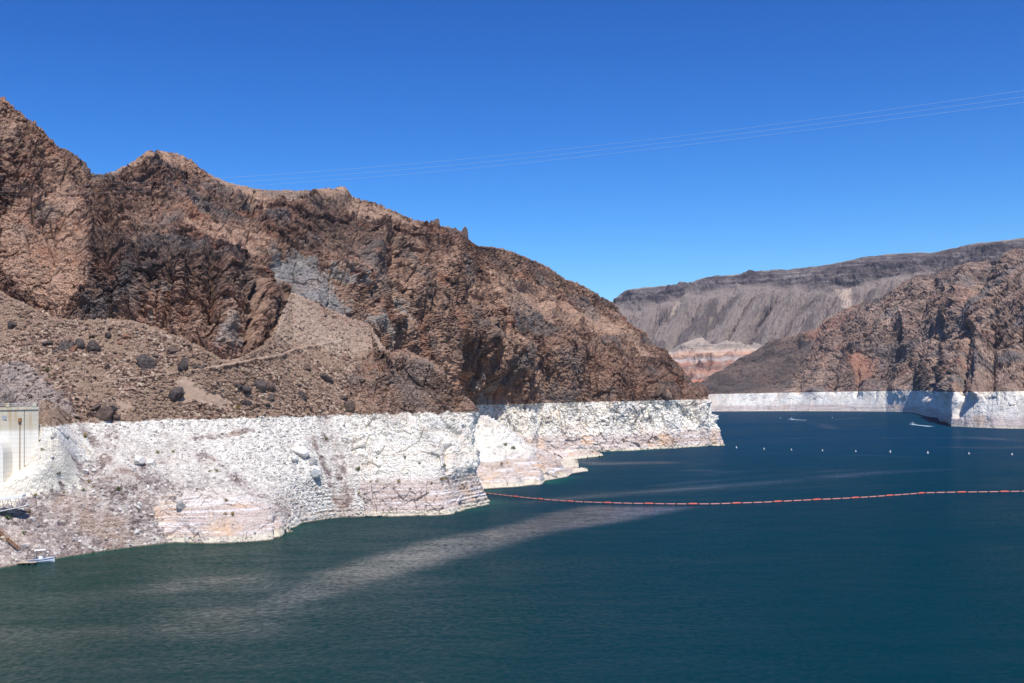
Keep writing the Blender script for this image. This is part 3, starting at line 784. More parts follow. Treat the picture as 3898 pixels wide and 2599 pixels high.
def V(x0, y0, x1, y1, w, a, k=1):
    return ([(x0, y0), ((x0 + x1) / 2 + 8 * k, (y0 + y1) / 2), (x1, y1)], w, a)
MTN_STROKES = [
    V(955, 1060, 925, 1340, 7, -16), V(1060, 1100, 1075, 1280, 40, 7), V(870, 1010, 840, 1350, 45, 9), V(990, 1010, 985, 1300, 30, 7),
    V(770, 960, 740, 1300, 26, 6), V(800, 1010, 800, 1250, 8, -7), V(640, 980, 640, 1180, 9, -7), V(690, 1000, 660, 1260, 22, 6), V(560, 1020, 540, 1200, 12, -6),
    V(470, 950, 500, 1200, 26, 6), V(400, 900, 420, 1210, 12, -5), V(340, 850, 320, 1150, 26, 6), V(235, 850, 150, 1160, 20, -4), V(90, 800, 60, 1120, 40, 5),
    V(60, 520, 120, 640, 40, 9), V(220, 620, 300, 800, 40, 7), V(350, 680, 420, 860, 20, -7), V(580, 620, 610, 720, 30, 6), V(650, 640, 700, 800, 26, 5),
    V(1080, 930, 1260, 960, 12, -7), V(1060, 1010, 1040, 1045, 14, -8), V(1230, 780, 1330, 800, 12, -5), V(1160, 770, 1300, 750, 26, 7), V(1100, 850, 1260, 870, 12, -5),
    V(1440, 870, 1380, 1080, 35, 8), V(1500, 900, 1480, 1140, 12, -7), V(1590, 930, 1560, 1200, 35, 7), V(1650, 960, 1640, 1260, 10, -6), V(1710, 1000, 1760, 1400, 30, 8),
    V(1770, 1110, 1800, 1150, 13, -9), V(1830, 1130, 1850, 1160, 13, -8), V(1780, 1150, 1740, 1350, 10, -6), V(1880, 1200, 1890, 1450, 34, 8), V(1905, 1180, 1915, 1290, 8, -7),
    V(1500, 1220, 1560, 1300, 30, 7), V(1420, 1110, 1420, 1230, 26, 7), V(1640, 1300, 1700, 1480, 26, 6), V(1600, 1250, 1640, 1330, 12, -6), V(1830, 1350, 1860, 1520, 12, -6),
    V(1960, 1230, 2010, 1300, 14, -8), V(2000, 1320, 2010, 1520, 36, 9), V(2070, 1320, 2090, 1520, 12, -7), V(2150, 1300, 2170, 1520, 40, 9), V(2240, 1280, 2260, 1520, 10, -6),
    V(2330, 1300, 2350, 1520, 34, 8), V(2420, 1340, 2430, 1520, 10, -6), V(2500, 1380, 2540, 1520, 30, 7), V(2590, 1430, 2600, 1515, 9, -6), V(2650, 1480, 2645, 1515, 14, 5),
    V(1930, 1060, 2100, 1150, 16, 6), V(1980, 1100, 2060, 1150, 12, -5), V(2100, 1180, 2420, 1300, 18, 5), V(1800, 1560, 1830, 1700, 20, -9), V(1900, 1560, 1930, 1700, 30, 9),
    V(2050, 1560, 2060, 1690, 14, -7), V(2000, 1600, 2010, 1700, 26, 7), V(2680, 1530, 2690, 1690, 16, 7, 0), V(2560, 1600, 2570, 1690, 30, 5),
]
# joints: long thin cracks, mostly steep, some slanting
_rs = random.Random(21)
for _ in range(60):
    cx_, cy_ = _rs.uniform(0, 2550), _rs.uniform(620, 1480)
    top_ = np.interp(cx_, [q[0] for q in SKY_L], [q[1] for q in SKY_L]) + 60
    if cy_ < top_: continue
    ln, lean = _rs.uniform(30, 120), _rs.uniform(-.16, .16)
    MTN_STROKES.append(([(cx_ - lean * ln, cy_ - ln), (cx_ + _rs.uniform(-8, 8), cy_), (cx_ + lean * ln, cy_ + ln * .8)], _rs.uniform(3, 5), -_rs.uniform(2, 4)))
_mr = rock_relief(1.0, 1.0, 0)
_mr2 = rock_relief(1.5, .8, 5)
def mtn_relief(p, x, y, n, at, keep):
    return _mr(p, x, y, n, at, keep)
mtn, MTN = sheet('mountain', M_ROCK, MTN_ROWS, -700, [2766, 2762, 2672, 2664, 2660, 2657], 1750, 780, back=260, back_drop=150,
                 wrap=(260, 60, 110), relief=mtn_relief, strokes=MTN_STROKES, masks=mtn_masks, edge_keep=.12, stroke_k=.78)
tag(mtn, kind='structure', label='rugged brown desert mountain above the left shore')

# ------------------------------------------------------------------ low rocky toe between the near shore and the headland
TOE_ROWS = [
    [(1500, 1930, 500), (1843, 1892, 530), (1988, 1885, 536), (2065, 1872, 545), (2160, 1840, 600), (2260, 1815, 640)],
    [(1500, 1890, 530), (1843, 1860, 573), (1988, 1852, 586), (2065, 1844, 598), (2076, 1830, 620), (2160, 1813, 645), (2180, 1800, 672), (2225, 1793, 686)],
    [(1500, 1760, 560), (1800, 1760, 600), (1900, 1765, 612), (2000, 1760, 625), (2060, 1775, 635), (2100, 1790, 640), (2150, 1790, 668), (2215, 1790, 690)],
    [(1500, 1600, 610), (1780, 1582, 690), (1860, 1600, 680), (1930, 1648, 676), (2000, 1700, 680), (2060, 1730, 684), (2115, 1752, 690), (2143, 1780, 700), (2205, 1788, 700)],
    [(1500, 1540, 700), (1780, 1566, 790), (1900, 1612, 815), (2000, 1682, 838), (2060, 1711, 852), (2115, 1728, 864), (2200, 1740, 850)],
]
def toe_masks(p, x, y, n):
    return dict(soft=np.full(len(x), .15), wdark=.4 * sstep(.3, .42, fbm(p * .3, 3, 57)))
_tr = rock_relief(.8, .8, 8, .6, .6)
def toe_relief(p, x, y, n, at, keep):
    z = p[:, 2]
    ph = z / 1.7 + .5 * perlin(p * np.array([.05, .05, .3]), 44)
    return _tr(p, x, y, n, at, keep) * sstep(-1.5, 5, z) + (np.abs((ph % 1) - .5) - .25) * .9
toe, TOE = sheet('rocky_point', M_SHORE, TOE_ROWS, 1500, [2260, 2225, 2215, 2205, 2200], 420, 200, back=60, back_drop=12, wrap=(60, 20, 30),
                 relief=toe_relief, masks=toe_masks, strokes=[V(1900, 1800, 1960, 1830, 26, 4), V(1880, 1690, 2010, 1740, 20, 4), V(2040, 1800, 2044, 1840, 12, 3)])
tag(toe, kind='structure', label='low white rocky point with banded ledges')

def spit(name, pts, w, h, label, seed):
    """a low tongue of pale rocks running out into the water"""
    c = on_water(np.array([q[0] for q in pts], float), np.array([q[1] for q in pts], float))
    n, m = 60, 18
    tt = np.linspace(0, 1, n); cx = np.interp(tt, np.linspace(0, 1, len(c)), c[:, 0]); cy = np.interp(tt, np.linspace(0, 1, len(c)), c[:, 1])
    d = np.stack([np.gradient(cx), np.gradient(cy)], 1); d /= np.linalg.norm(d, axis=1)[:, None]
    s = np.linspace(-1, 1, m)
    wd = w * (1 - tt ** 1.5 * .75); hh = h * (1 - tt ** .8 * .8)
    X = cx[:, None] - d[:, 1:2] * s * wd[:, None]; Y = cy[:, None] + d[:, 0:1] * s * wd[:, None]
    Z = hh[:, None] * (1 - s ** 2) * 1.0 - .6 * np.abs(s) ** 3 - .15
    P = np.stack([X, Y, Z], -1).reshape(-1, 3)
    v, b = cells(P * .5, seed); v2, b2 = cells(P * 1.1, seed + 1)
    P[:, 2] += (v - .45) * 1.6 * h / 2.5 + (v2 - .5) * .6
    idx = np.arange(n * m).reshape(n, m)
    f = np.stack([idx[:-1, :-1], idx[1:, :-1], idx[1:, 1:], idx[:-1, 1:]], -1).reshape(-1, 4)
    tag(raw_mesh(name, P, [f], M_SHORE, False), kind='structure', label=label)
spit('rock_spit', [(2080, 1812), (2150, 1800), (2215, 1793), (2235, 1792)], 9, 3.4, 'narrow spit of pale rocks at the end of the rocky point', 3)
spit('rock_spit', [(2090, 1752), (2180, 1742), (2250, 1738), (2286, 1739)], 16, 6.5, 'pale rock spit below the headland', 6)
spit('rock_spit', [(980, 2040), (1060, 2030), (1112, 2023)], 4, 1.3, 'small pale spit under the near shore', 9)
# ------------------------------------------------------------------ hills on the right
M_HILL = cliff_material('far_rock', 2.6, dark=(.050, .037, .035), mid=(.145, .100, .083), tan=(.30, .212, .165), rust=(.31, .165, .115), grey=(.20, .185, .18), ring_noise=.9)
SKY_R = [(2500, 1520), (2600, 1492), (2653, 1464), (2708, 1430), (2776, 1390), (2844, 1349), (2898, 1315), (2945, 1288), (3000, 1276), (3047, 1267), (3115, 1254), (3149, 1220), (3204, 1186), (3251, 1162), (3353, 1131), (3421, 1097), (3489, 1046), (3557, 1040), (3600, 1024), (3659, 1009), (3720, 1000), (3795, 982), (3850, 960), (3898, 945), (4050, 900), (4500, 760)]
D_SKR = [(2500, 2750), (2653, 2780), (2898, 3000), (3204, 3000), (3489, 2750), (3700, 2480), (3898, 2200), (4500, 1800)]
Y_WR = [(2500, 1568), (2721, 1566), (2979, 1565), (3285, 1566), (3400, 1567), (3482, 1571), (3500, 1582), (3560, 1588), (3584, 1596), (3590, 1612), (3632, 1624), (3760, 1630), (3898, 1633), (4500, 1660)]
D_WR = over(Y_WR, [(2500, 2600)], [(4500, 0)], 0, 2501)
Y_TR = [(2500, 1504), (2680, 1500), (2979, 1495), (3251, 1489), (3523, 1486), (3700, 1487), (3898, 1488), (4500, 1500)]
D_TR = over(Y_WR, [(2500, 2500)], Y_TR, 34, 2501)
Y_MR = [(2500, 1512), (2600, 1496), (2700, 1470), (2900, 1420), (3100, 1390), (3251, 1350), (3400, 1320), (3520, 1300), (3700, 1260), (3898, 1220), (4500, 1140)]
D_MR = [(2500, 2680), (2800, 2720), (3100, 2660), (3285, 2560), (3440, 2430), (3590, 2200), (3700, 1950), (3898, 1680), (4500, 1380)]
HILL_ROWS = [dist_row([(x, y + 7) for x, y in Y_WR], [(x, d - 130) for x, d in D_WR]), dist_row(Y_WR, D_WR), dist_row(Y_TR, D_TR), dist_row(Y_MR, D_MR), dist_row(SKY_R, D_SKR)]
def hill_masks(p, x, y, n):
    wx, wy = warp_xy(p, x, y, 9)
    a = {}
    g1 = pm(wx, wy, [(2600, 1500), (2898, 1310), (3040, 1280), (3100, 1330), (3040, 1400), (2980, 1500)])
    a['dark'] = np.clip(g1 * 1.3 + .5 * pm(wx, wy, [(3550, 1060), (3900, 960), (3900, 1100), (3640, 1120)]) * sstep(-.2, .4, fbm(p * .03, 3, 8)) + .45 * sstep(.1, .5, fbm(p * .016, 3, 18)), 0, 1.7)
    a['red'] = np.clip(pm(wx, wy, [(3210, 1330), (3260, 1345), (3350, 1375), (3330, 1420), (3270, 1480), (3255, 1430)]) * 1.0 + pm(wx, wy, [(3060, 1270), (3200, 1200), (3260, 1160), (3180, 1260), (3110, 1330)]) * .45
                       + pm(wx, wy, [(3560, 1160), (3700, 1120), (3760, 1150), (3640, 1190)]) * .45, 0, 1)
    a['light'] = np.clip(pm(wx, wy, [(3330, 1200), (3480, 1180), (3470, 1230), (3380, 1260)]) * .9 + pm(wx, wy, [(3240, 1180), (3400, 1150), (3330, 1220)]) * .4, 0, 1)
    a['soft'] = np.clip(g1 * .6 + a['red'] * .5, 0, 1)
    a['wdark'] = sstep(.25, .45, fbm(p * .06, 3, 58)) * .25
    return a
_hr = rock_relief(1.9, .95, 12, 1.2, .6)
def hill_relief(p, x, y, n, at, keep):
    lowk = sstep(20, 90, p[:, 2]) * .75 + .16
    d = _hr(p, x, y, n, at, keep) * lowk
    d += ridged(p * np.array([1, 1, .5]) * .0045, 3, 66) * 9 * keep * sstep(20, 120, p[:, 2])
    return d
HILL_STROKES = [
    V(3600, 1240, 3530, 1500, 16, -19), V(3560, 1340, 3540, 1500, 10, -13), V(3690, 1250, 3655, 1490, 13, -19), V(3668, 1480, 3645, 1580, 9, -13), V(3730, 1280, 3720, 1500, 16, 13),
    V(3600, 1340, 3600, 1490, 18, 11), V(3480, 1220, 3420, 1480, 30, 12), V(3350, 1280, 3300, 1480, 30, 9), V(3260, 1400, 3258, 1500, 8, -9), V(3330, 1350, 3300, 1400, 14, -10),
    V(3430, 1290, 3420, 1320, 12, -11), V(3500, 1100, 3440, 1250, 30, 12), V(3560, 1080, 3480, 1250, 14, -11), V(3700, 1050, 3600, 1250, 34, 15), V(3850, 1000, 3700, 1230, 30, 14),
    V(3780, 1020, 3670, 1200, 16, -12), V(3160, 1260, 3090, 1480, 24, 9), V(3030, 1290, 3040, 1490, 12, -8), V(3780, 1250, 3770, 1480, 14, -11),
    V(3200, 1260, 3170, 1480, 14, -8), V(3890, 1250, 3890, 1480, 16, -10), V(3560, 1520, 3556, 1585, 8, -9, 0), V(3600, 1510, 3602, 1600, 9, 7, 0),
]
hill, HILL = sheet('hills', M_HILL, HILL_ROWS, 2500, 4500, 1250, 480, back=700, back_drop=260, relief=hill_relief, strokes=HILL_STROKES, masks=hill_masks, edge_keep=.25)
tag(hill, kind='structure', label='brown hills across the lake over a white waterline band')

# ------------------------------------------------------------------ table mountain on the horizon
RIM = [(1900, 1420), (2150, 1330), (2327, 1156), (2354, 1120), (2388, 1101), (2470, 1091), (2606, 1080), (2708, 1058), (2877, 1033), (3013, 1023), (3170, 1009), (3285, 982), (3387, 970), (3591, 955), (3693, 934), (3898, 904), (4500, 830)]
STR = [(1900, 1440), (2150, 1370), (2327, 1240), (2354, 1172), (2400, 1176), (2520, 1150), (2606, 1125), (2708, 1120), (2857, 1092), (3060, 1098), (3184, 1108), (3320, 1080), (3450, 1052), (3700, 1020), (3898, 990), (4500, 930)]
D_RIM_ = [(1900, 6300), (2327, 6000), (3000, 5700), (3900, 5300), (4500, 5000)]
def rowm(ys, off): return dist_row(ys, [(x, d - off) for x, d in D_RIM_])
MESA_ROWS = [rowm([(1900, 1480), (2300, 1478), (3900, 1460), (4500, 1450)], 1500), rowm([(1900, 1460), (2327, 1395), (2500, 1345), (2700, 1320), (2900, 1310), (3200, 1290), (4500, 1240)], 1080), rowm(STR, 300), rowm(RIM, 60)]
def mesa_material():
    t = NT('mesa_rock')
    z = t.xyz()[2]
    st = t.noise(.050, 6, .75, k=(.05, .05, 1))
    st2 = t.noise(.004, 5, .7)
    fine = t.noise(.02, 5, .7, off=4)
    f = t.math('ADD', t.math('MULTIPLY', st, .65), t.math('MULTIPLY', fine, .35))
    strata = t.ramp(f, [(.40, (.040, .032, .036)), (.5, (.095, .075, .074)), (.58, (.19, .16, .145)), (.68, (.31, .27, .23))])
    slope = t.mix(t.noise(.05, 6, .75, off=14), (.140, .108, .094), (.300, .245, .210))
    slope = t.mix(t.math('MULTIPLY', t.step(t.attr('gully'), .2, .9), .7), slope, (.080, .062, .060))
    c = t.mix(t.attr('strata'), slope, strata)
    c = t.mix(t.attr('pale'), c, (.47, .36, .28))
    nz = t.xyz(t.geo.outputs['Normal'])[2]
    c = t.mix(t.math('MULTIPLY', t.attr('plateau'), t.step(nz, .6, .9)), c, (.27, .235, .19))
    return t.done(c, .95, None, .1)
def mesa_masks(p, x, y, n):
    q = y - np.interp(x, [r[0] for r in STR], [r[1] for r in STR])
    q = q + 16 * perlin(p * np.array([.0035, .0035, .0]), 7)
    a = dict(strata=sstep(12, -10, q))
    rim = np.interp(x, [r[0] for r in RIM], [r[1] for r in RIM])
    a['plateau'] = sstep(8, 1, y - rim - 2 * perlin(p * .01, 5))
    # debris fans: streaks run out from an apex under each gap in the cliff
    xl = x + (y - 1110) * .65 + 14 * perlin(p * .0016, 88)
    fx = np.array([2180, 2330, 2490, 2640, 2745, 2850, 2925, 3030, 3150, 3260, 3400, 3560, 3720, 3900, 4100, 4300], float)
    fx = fx + (np.interp(fx, [r[0] for r in STR], [r[1] for r in STR]) - 1110) * .65
    near_i = np.abs(xl[:, None] - fx[None]).argmin(1)
    dxf = xl - fx[near_i]
    wl = np.concatenate([[150], np.diff(fx)])[near_i] * .5
    k = sstep(0, 60, q) * sstep(330, 200, q)
    cone = 1 - np.clip(np.abs(dxf) / wl, 0, 1)
    ang = dxf / (q + 45)
    g = np.stack([ang * 3.2 + near_i * 7.7, q * .004, np.zeros(len(x))], -1)
    st = fbm(g, 5, 71, .68)
    a['gv'] = (cone * .9 - .45 + st * .5) * k
    a['gully'] = np.clip(sstep(.05, .4, st + .25 * fbm(p * .006, 4, 9, .65)) * .9 + sstep(.35, .0, cone + .3 * st) * .55, 0, 1) * k
    warp_xy(p * .1, x, y)
    wx, wy = x + 6 * perlin(p * .01, 2), y + 6 * perlin(p * .01, 3)
    a['pale'] = np.clip(pm(wx, wy, [(3178, 1108), (3236, 1108), (3240, 1150), (3250, 1190), (3215, 1190), (3200, 1145)], 6) * .8 + pm(wx, wy, [(2560, 1175), (2600, 1172), (2575, 1215), (2560, 1210)], 6) * .6, 0, 1)
    return a
def mesa_relief(p, x, y, n, at, keep):
    z = p[:, 2]
    d = at['gv'] * 55
    ph = z / 34 + .7 * perlin(p * np.array([.002, .002, .01]), 4)
    d += (np.abs((ph % 1) - .5) - .25) * 46 * at['strata'] * keep
    d += fbm(p * .012, 5, 14, .62) * (15 + 12 * at['strata']) * keep
    d += fbm(p * .003, 3, 24) * 45 * at['strata'] * keep
    return d
mesa, MESA = sheet('mesa', mesa_material(), MESA_ROWS, 1900, 4500, 1000, 300, back=1500, back_drop=200, relief=mesa_relief, masks=mesa_masks, edge_keep=.15, smooth_c=9, ring_rows=0)
tag(mesa, kind='structure', label='long dark flat topped mountain with gullied slopes on the horizon')

# ------------------------------------------------------------------ coloured badlands under it
def bad_material():
    t = NT('badland_rock')
    z = t.xyz()[2]
    n1 = t.noise(.03, 5, .65, off=2)
    zz = t.math('ADD', t.math('DIVIDE', t.math('SUBTRACT', z, 62.0), 155.0), t.math('MULTIPLY', t.math('SUBTRACT', n1, .5), .18))
    c = t.ramp(zz, [(.0, (.25, .17, .135)), (.08, (.50, .20, .12)), (.14, (.26, .18, .15)), (.24, (.42, .23, .16)), (.34, (.22, .135, .11)), (.44, (.38, .20, .145)), (.50, (.48, .42, .38)), (.56, (.28, .19, .155)), (.62, (.52, .30, .20)), (.70, (.50, .38, .30)), (.80, (.27, .23, .195)), (.95, (.40, .32, .26))])
    c = t.mix(t.math('MULTIPLY', t.step(t.noise(.02, 6, .7, off=9), .5, .68), .7), c, (.42, .33, .26))
    st = t.noise(.16, 4, .7, k=(.05, .05, 1))
    c = t.mix(t.math('MULTIPLY', t.step(st, .5, .66), .5), c, (.12, .085, .075))
    return t.done(c, .95, None, .1)
M_BAD = bad_material()
BAD_ROWS = [
    dist_row([(2350, 1480), (2900, 1470), (3100, 1465)], [(2350, 3000), (3100, 3000)]),
    dist_row([(2350, 1440), (2600, 1432), (2700, 1395), (2900, 1400), (3100, 1390)], [(2350, 3300), (3100, 3300)]),
    dist_row([(2350, 1400), (2600, 1380), (2700, 1350), (2900, 1345), (3100, 1340)], [(2350, 3420), (3100, 3420)]),
    dist_row([(2350, 1395), (2450, 1385), (2530, 1350), (2600, 1310), (2650, 1292), (2674, 1288), (2700, 1312), (2730, 1314), (2762, 1300), (2800, 1308), (2877, 1326), (2950, 1340), (3100, 1350)], [(2350, 3800), (3100, 3800)])]
def bad_relief(p, x, y, n, at, keep):
    d = ridged(p * np.array([1, 1, .4]) * .008, 4, 81) * 26 * keep ** 2
    ph = p[:, 2] / 14
    d += (np.abs((ph % 1) - .5) - .25) * 12 * keep
    return d + fbm(p * .05, 3, 84) * 4 * keep
bad, BAD = sheet('badlands', M_BAD, BAD_ROWS, 2350, 3100, 460, 150, back=300, back_drop=90, relief=bad_relief, masks=lambda p, x, y, n: {}, edge_keep=.12,
                 strokes=[V(2700, 1380, 2690, 1420, 9, -30)], ring_rows=0)
tag(bad, kind='structure', label='low pink and red badland hills between the headland and far hills')
# ------------------------------------------------------------------ loose boulders, each its own thing
import bmesh
def ico(sub):
    bm = bmesh.new(); bmesh.ops.create_icosphere(bm, subdivisions=sub, radius=1.0)
    v = np.array([q.co[:] for q in bm.verts]); f = np.array([[a.index for a in q.verts] for q in bm.faces], np.int32)
    bm.free(); return v, f
ICO3, ICO3F = ico(4)
ICO1, ICO1F = ico(1)
def rock_shape(seed, planes=9, base=ICO3, rough=.05):
    r = np.random.default_rng(seed)
    nn = r.normal(size=(planes, 3)); nn /= np.linalg.norm(nn, axis=1)[:, None]
    h = r.uniform(.5, .95, planes)
    dots = base @ nn.T
    rad = np.min(np.where(dots > .12, h / np.maximum(dots, .12), 9), axis=1)
    rad = np.minimum(rad, 1.15)
    v = base * rad[:, None]
    if rough:
        v = v * (1 + rough * (fbm(v * 2.2 + seed, 4, 5, .65) + .6 * (cells(v * 2.6 + seed, 3)[0] - .5))[:, None])
    return v

def boulder_mat(name, a, b, c, sc=.8):
    t = NT(name)
    n = t.noise(sc, 6, .7); n2 = t.noise(sc * 4, 5, .7, off=4)
    col = t.mix(t.step(n, .4, .62), a, b)
    col = t.mix(t.math('MULTIPLY', t.step(n2, .55, .75), .6), col, c)
    return t.done(col, .88, t.bump(n2, .2, .9), .2)
BM = dict(dark=boulder_mat('varnished_boulder', (.046, .037, .034), (.115, .090, .078), (.24, .18, .14)),
          brown=boulder_mat('brown_boulder', (.085, .058, .046), (.15, .105, .082), (.24, .17, .13)),
          red=boulder_mat('red_boulder', (.17, .085, .055), (.30, .155, .095), (.38, .24, .17)),
          white=boulder_mat('white_boulder', (.60, .57, .51), (.76, .73, .66), (.42, .38, .33)),
          grey=boulder_mat('grey_boulder', (.26, .25, .24), (.42, .40, .38), (.18, .165, .15)),
          tan=boulder_mat('tan_boulder', (.36, .28, .20), (.55, .46, .35), (.26, .20, .15)))
# x, y, half width in photo pixels, height ratio, kind, label
BOULDERS = [
    (552, 1372, 37, .95, 'dark', 'largest black boulder, flat topped, alone on the upper slope under the cliff'),
    (696, 1386, 29, .95, 'dark', 'black boulder just above the road cut, right of the largest black boulder'),
    (738, 1392, 14, .8, 'dark', 'small dark rock touching the right side of the boulder above the road cut'),
    (766, 1394, 12, .6, 'dark', 'low dark rock at the right end of the group above the road cut'),
    (660, 1330, 17, .8, 'brown', 'smooth brown slab leaning upslope of the boulder above the road cut'),
    (590, 1352, 12, .8, 'dark', 'small dark rock behind the right shoulder of the largest black boulder'),
    (548, 1400, 14, .6, 'dark', 'dark broken rock at the foot of the largest black boulder'),
    (363, 1318, 28, .95, 'dark', 'round dark boulder with a cracked right side on the upper left slope'),
    (250, 1312, 37, .7, 'dark', 'long low dark boulder in the middle of the upper left cluster'),
    (302, 1308, 22, .9, 'dark', 'dark boulder at the right end of the upper left cluster'),
    (282, 1324, 15, 1.0, 'red', 'rusty brown boulder standing in front of the upper left cluster'),
    (183, 1302, 17, .6, 'dark', 'flat dark rock at the left end of the upper left cluster'),
    (206, 1332, 10, 1.0, 'dark', 'small round dark rock below the upper left cluster'),
    (350, 1278, 14, .7, 'brown', 'brown rock uphill of the round dark boulder'),
    (411, 1275, 17, .9, 'dark', 'dark rock near the cliff foot, left of the rusty red block'),
    (483, 1278, 15, .7, 'red', 'rusty red block near the foot of the cliff'),
    (455, 1302, 10, .8, 'red', 'small orange rock downhill of the rusty red block'),
    (44, 1232, 20, .8, 'dark', 'lone dark rock highest on the slope at the left edge'),
    (236, 1364, 11, .7, 'brown', 'small brown rock alone below the upper left cluster'),
    (410, 1388, 9, 1.2, 'brown', 'narrow upright brown rock left of the largest black boulder'),
    (671, 1494, 30, 1.0, 'dark', 'angular black boulder beside the pale gravel chute below the road'),
    (910, 1466, 15, 1.0, 'dark', 'left one of two touching round dark boulders below the road'),
    (935, 1482, 18, .8, 'dark', 'right one of two touching round dark boulders below the road'),
    (988, 1462, 22, 1.15, 'dark', 'tall dark boulder against a brown block below the road'),
    (1024, 1462, 22, .9, 'brown', 'brown block joined to the tall dark boulder below the road'),
    (1030, 1508, 16, .8, 'dark', 'jagged dark rock between the brown block and the white band'),
    (938, 1530, 17, .8, 'dark', 'dark split rock just above the white band, left of the yellow shrub'),
    (1012, 1536, 12, .6, 'dark', 'small dark rock low on the brown slope near the yellow shrub'),
    (1151, 1506, 21, .85, 'dark', 'round black boulder alone on the tan slope, right of the others'),
    (1327, 1538, 22, .9, 'brown', 'leaning reddish brown slab just above the white band'),
    (1308, 1508, 14, .8, 'brown', 'grey brown rock upslope of the leaning reddish slab'),
    (1235, 1432, 20, .8, 'dark', 'dark rock in the gully right of the road end, upper one'),
    (1258, 1444, 17, .8, 'dark', 'dark rock in the gully right of the road end, lower one'),
    (1176, 1400, 12, .8, 'brown', 'brown rock under the right end of the road cut'),
    (394, 1566, 30, .8, 'brown', 'big brown boulder at the top of the white band near the concrete wall'),
    (420, 1552, 20, .8, 'dark', 'dark boulder on the right shoulder of the big brown boulder'),
    (362, 1548, 22, .8, 'brown', 'brown boulder behind the left side of the big brown boulder'),
    (440, 1582, 16, .7, 'brown', 'small brown rock right of the big brown boulder'),
    (340, 1575, 18, .6, 'brown', 'flat brown rock left of the big brown boulder'),
    (521, 1752, 24, .75, 'white', 'large white boulder in the middle of the white stone slope'),
    (571, 1755, 18, .7, 'white', 'white boulder just right of the large white one'),
    (691, 1920, 18, .9, 'grey', 'grey boulder perched on the banded rock near the water'),
    (563, 1850, 10, .8, 'white', 'small round white boulder above the grey perched one'),
    (1190, 1754, 16, .8, 'grey', 'grey rounded boulder embedded in the long white outcrop'),
    (1146, 1712, 34, .8, 'white', 'upper lobe of the long white outcrop beside the gravel gully'),
    (1120, 1738, 22, .7, 'white', 'left knob of the long white outcrop beside the gravel gully'),
    (1200, 1786, 22, .9, 'white', 'pointed lower end of the long white outcrop'),
    (918, 1662, 9, .7, 'white', 'small white rock high on the white stone slope'),
    (122, 1972, 12, .8, 'white', 'white slab above the rusty stair'),
    (144, 1998, 7, .7, 'grey', 'small grey rock downslope of the white slab'),
    (358, 1866, 7, .8, 'white', 'small pale rock beside the tall green shrub'),
    (405, 2048, 8, 1.0, 'tan', 'pale rock near the shoreline, left of the banded rock'),
    (518, 2026, 10, .8, 'white', 'white rock near the shoreline against the banded rock'),
    (12, 2048, 16, .8, 'tan', 'tan boulder under the top of the rusty stair'),
    (92, 2075, 11, .5, 'grey', 'flat grey stone at the foot of the rusty stair'),
    (534, 1916, 9, .8, 'white', 'white stone left of the grey perched boulder, upper one'),
    (528, 1930, 8, .7, 'white', 'white stone left of the grey perched boulder, lower one'),
    (316, 1916, 9, .7, 'grey', 'grey stone in the red streaked patch above the shore'),
    (357, 1786, 11, .6, 'white', 'flat white stone right of the cream coloured dome'),
    (322, 1790, 13, .7, 'white', 'white block between the cream coloured dome and the flat white stone'),
]
def place_boulder(i, sh, x, y, r, hr, kind, label, name='boulder', planes=9, group=None):
    c = anchor(sh, x, y + r * hr * .5, 3)
    sc = c[1] / FPX
    r = r * 1.12
    v = rock_shape(100 + i * 7, planes) * np.array([r, r * .9, r * hr]) * sc
    a = (i * 1.7) % 6.28
    v = v @ np.array([[math.cos(a), math.sin(a), 0], [-math.sin(a), math.cos(a), 0], [0, 0, 1]])
    o = raw_mesh(name, v, [ICO3F], BM[kind], False)
    o.location = (c[0], c[1] + r * sc * .25, c[2] + r * hr * sc * .22)
    tag(o, label, 'boulder', group)
for i, (x, y, r, hr, kind, label) in enumerate(BOULDERS):
    place_boulder(i, NEAR, x, y, r, hr, kind, label, group='dark boulders on the brown slope' if kind in ('dark', 'brown', 'red') else 'pale boulders on the white slope')

# rock pinnacles on the skyline
PINN = [(1640, 850, 13, 15, 'short blunt rock pinnacle left of the tallest one on the ridge'), (1668, 848, 17, 27, 'tallest rock pinnacle standing on the ridge'),
        (1700, 866, 12, 12, 'low knob between the tallest pinnacle and the next'), (1737, 876, 14, 17, 'rock pinnacle between the low knob and the last one on the ridge'),
        (1776, 895, 15, 25, 'last rock pinnacle where the ridge drops'), (1602, 848, 7, 9, 'tiny rock knob on the ridge, first of the pinnacles')]
for i, (x, y, w, h, label) in enumerate(PINN):
    c = anchor(MTN, x, y + 6, 7); sc = c[1] / FPX
    v = rock_shape(900 + i, 16) * np.array([w * 1.15, w, h * 1.5]) * sc
    k = (v[:, 2] / (h * 1.3 * sc) + 1) / 2
    v[:, :2] *= (1.1 - .25 * k)[:, None]
    o = raw_mesh('rock_pinnacle', v, [ICO3F], BM['brown'], False)
    o.location = (c[0], c[1] + 3, c[2])
    tag(o, label, 'rock', 'rock pinnacles on the skyline')

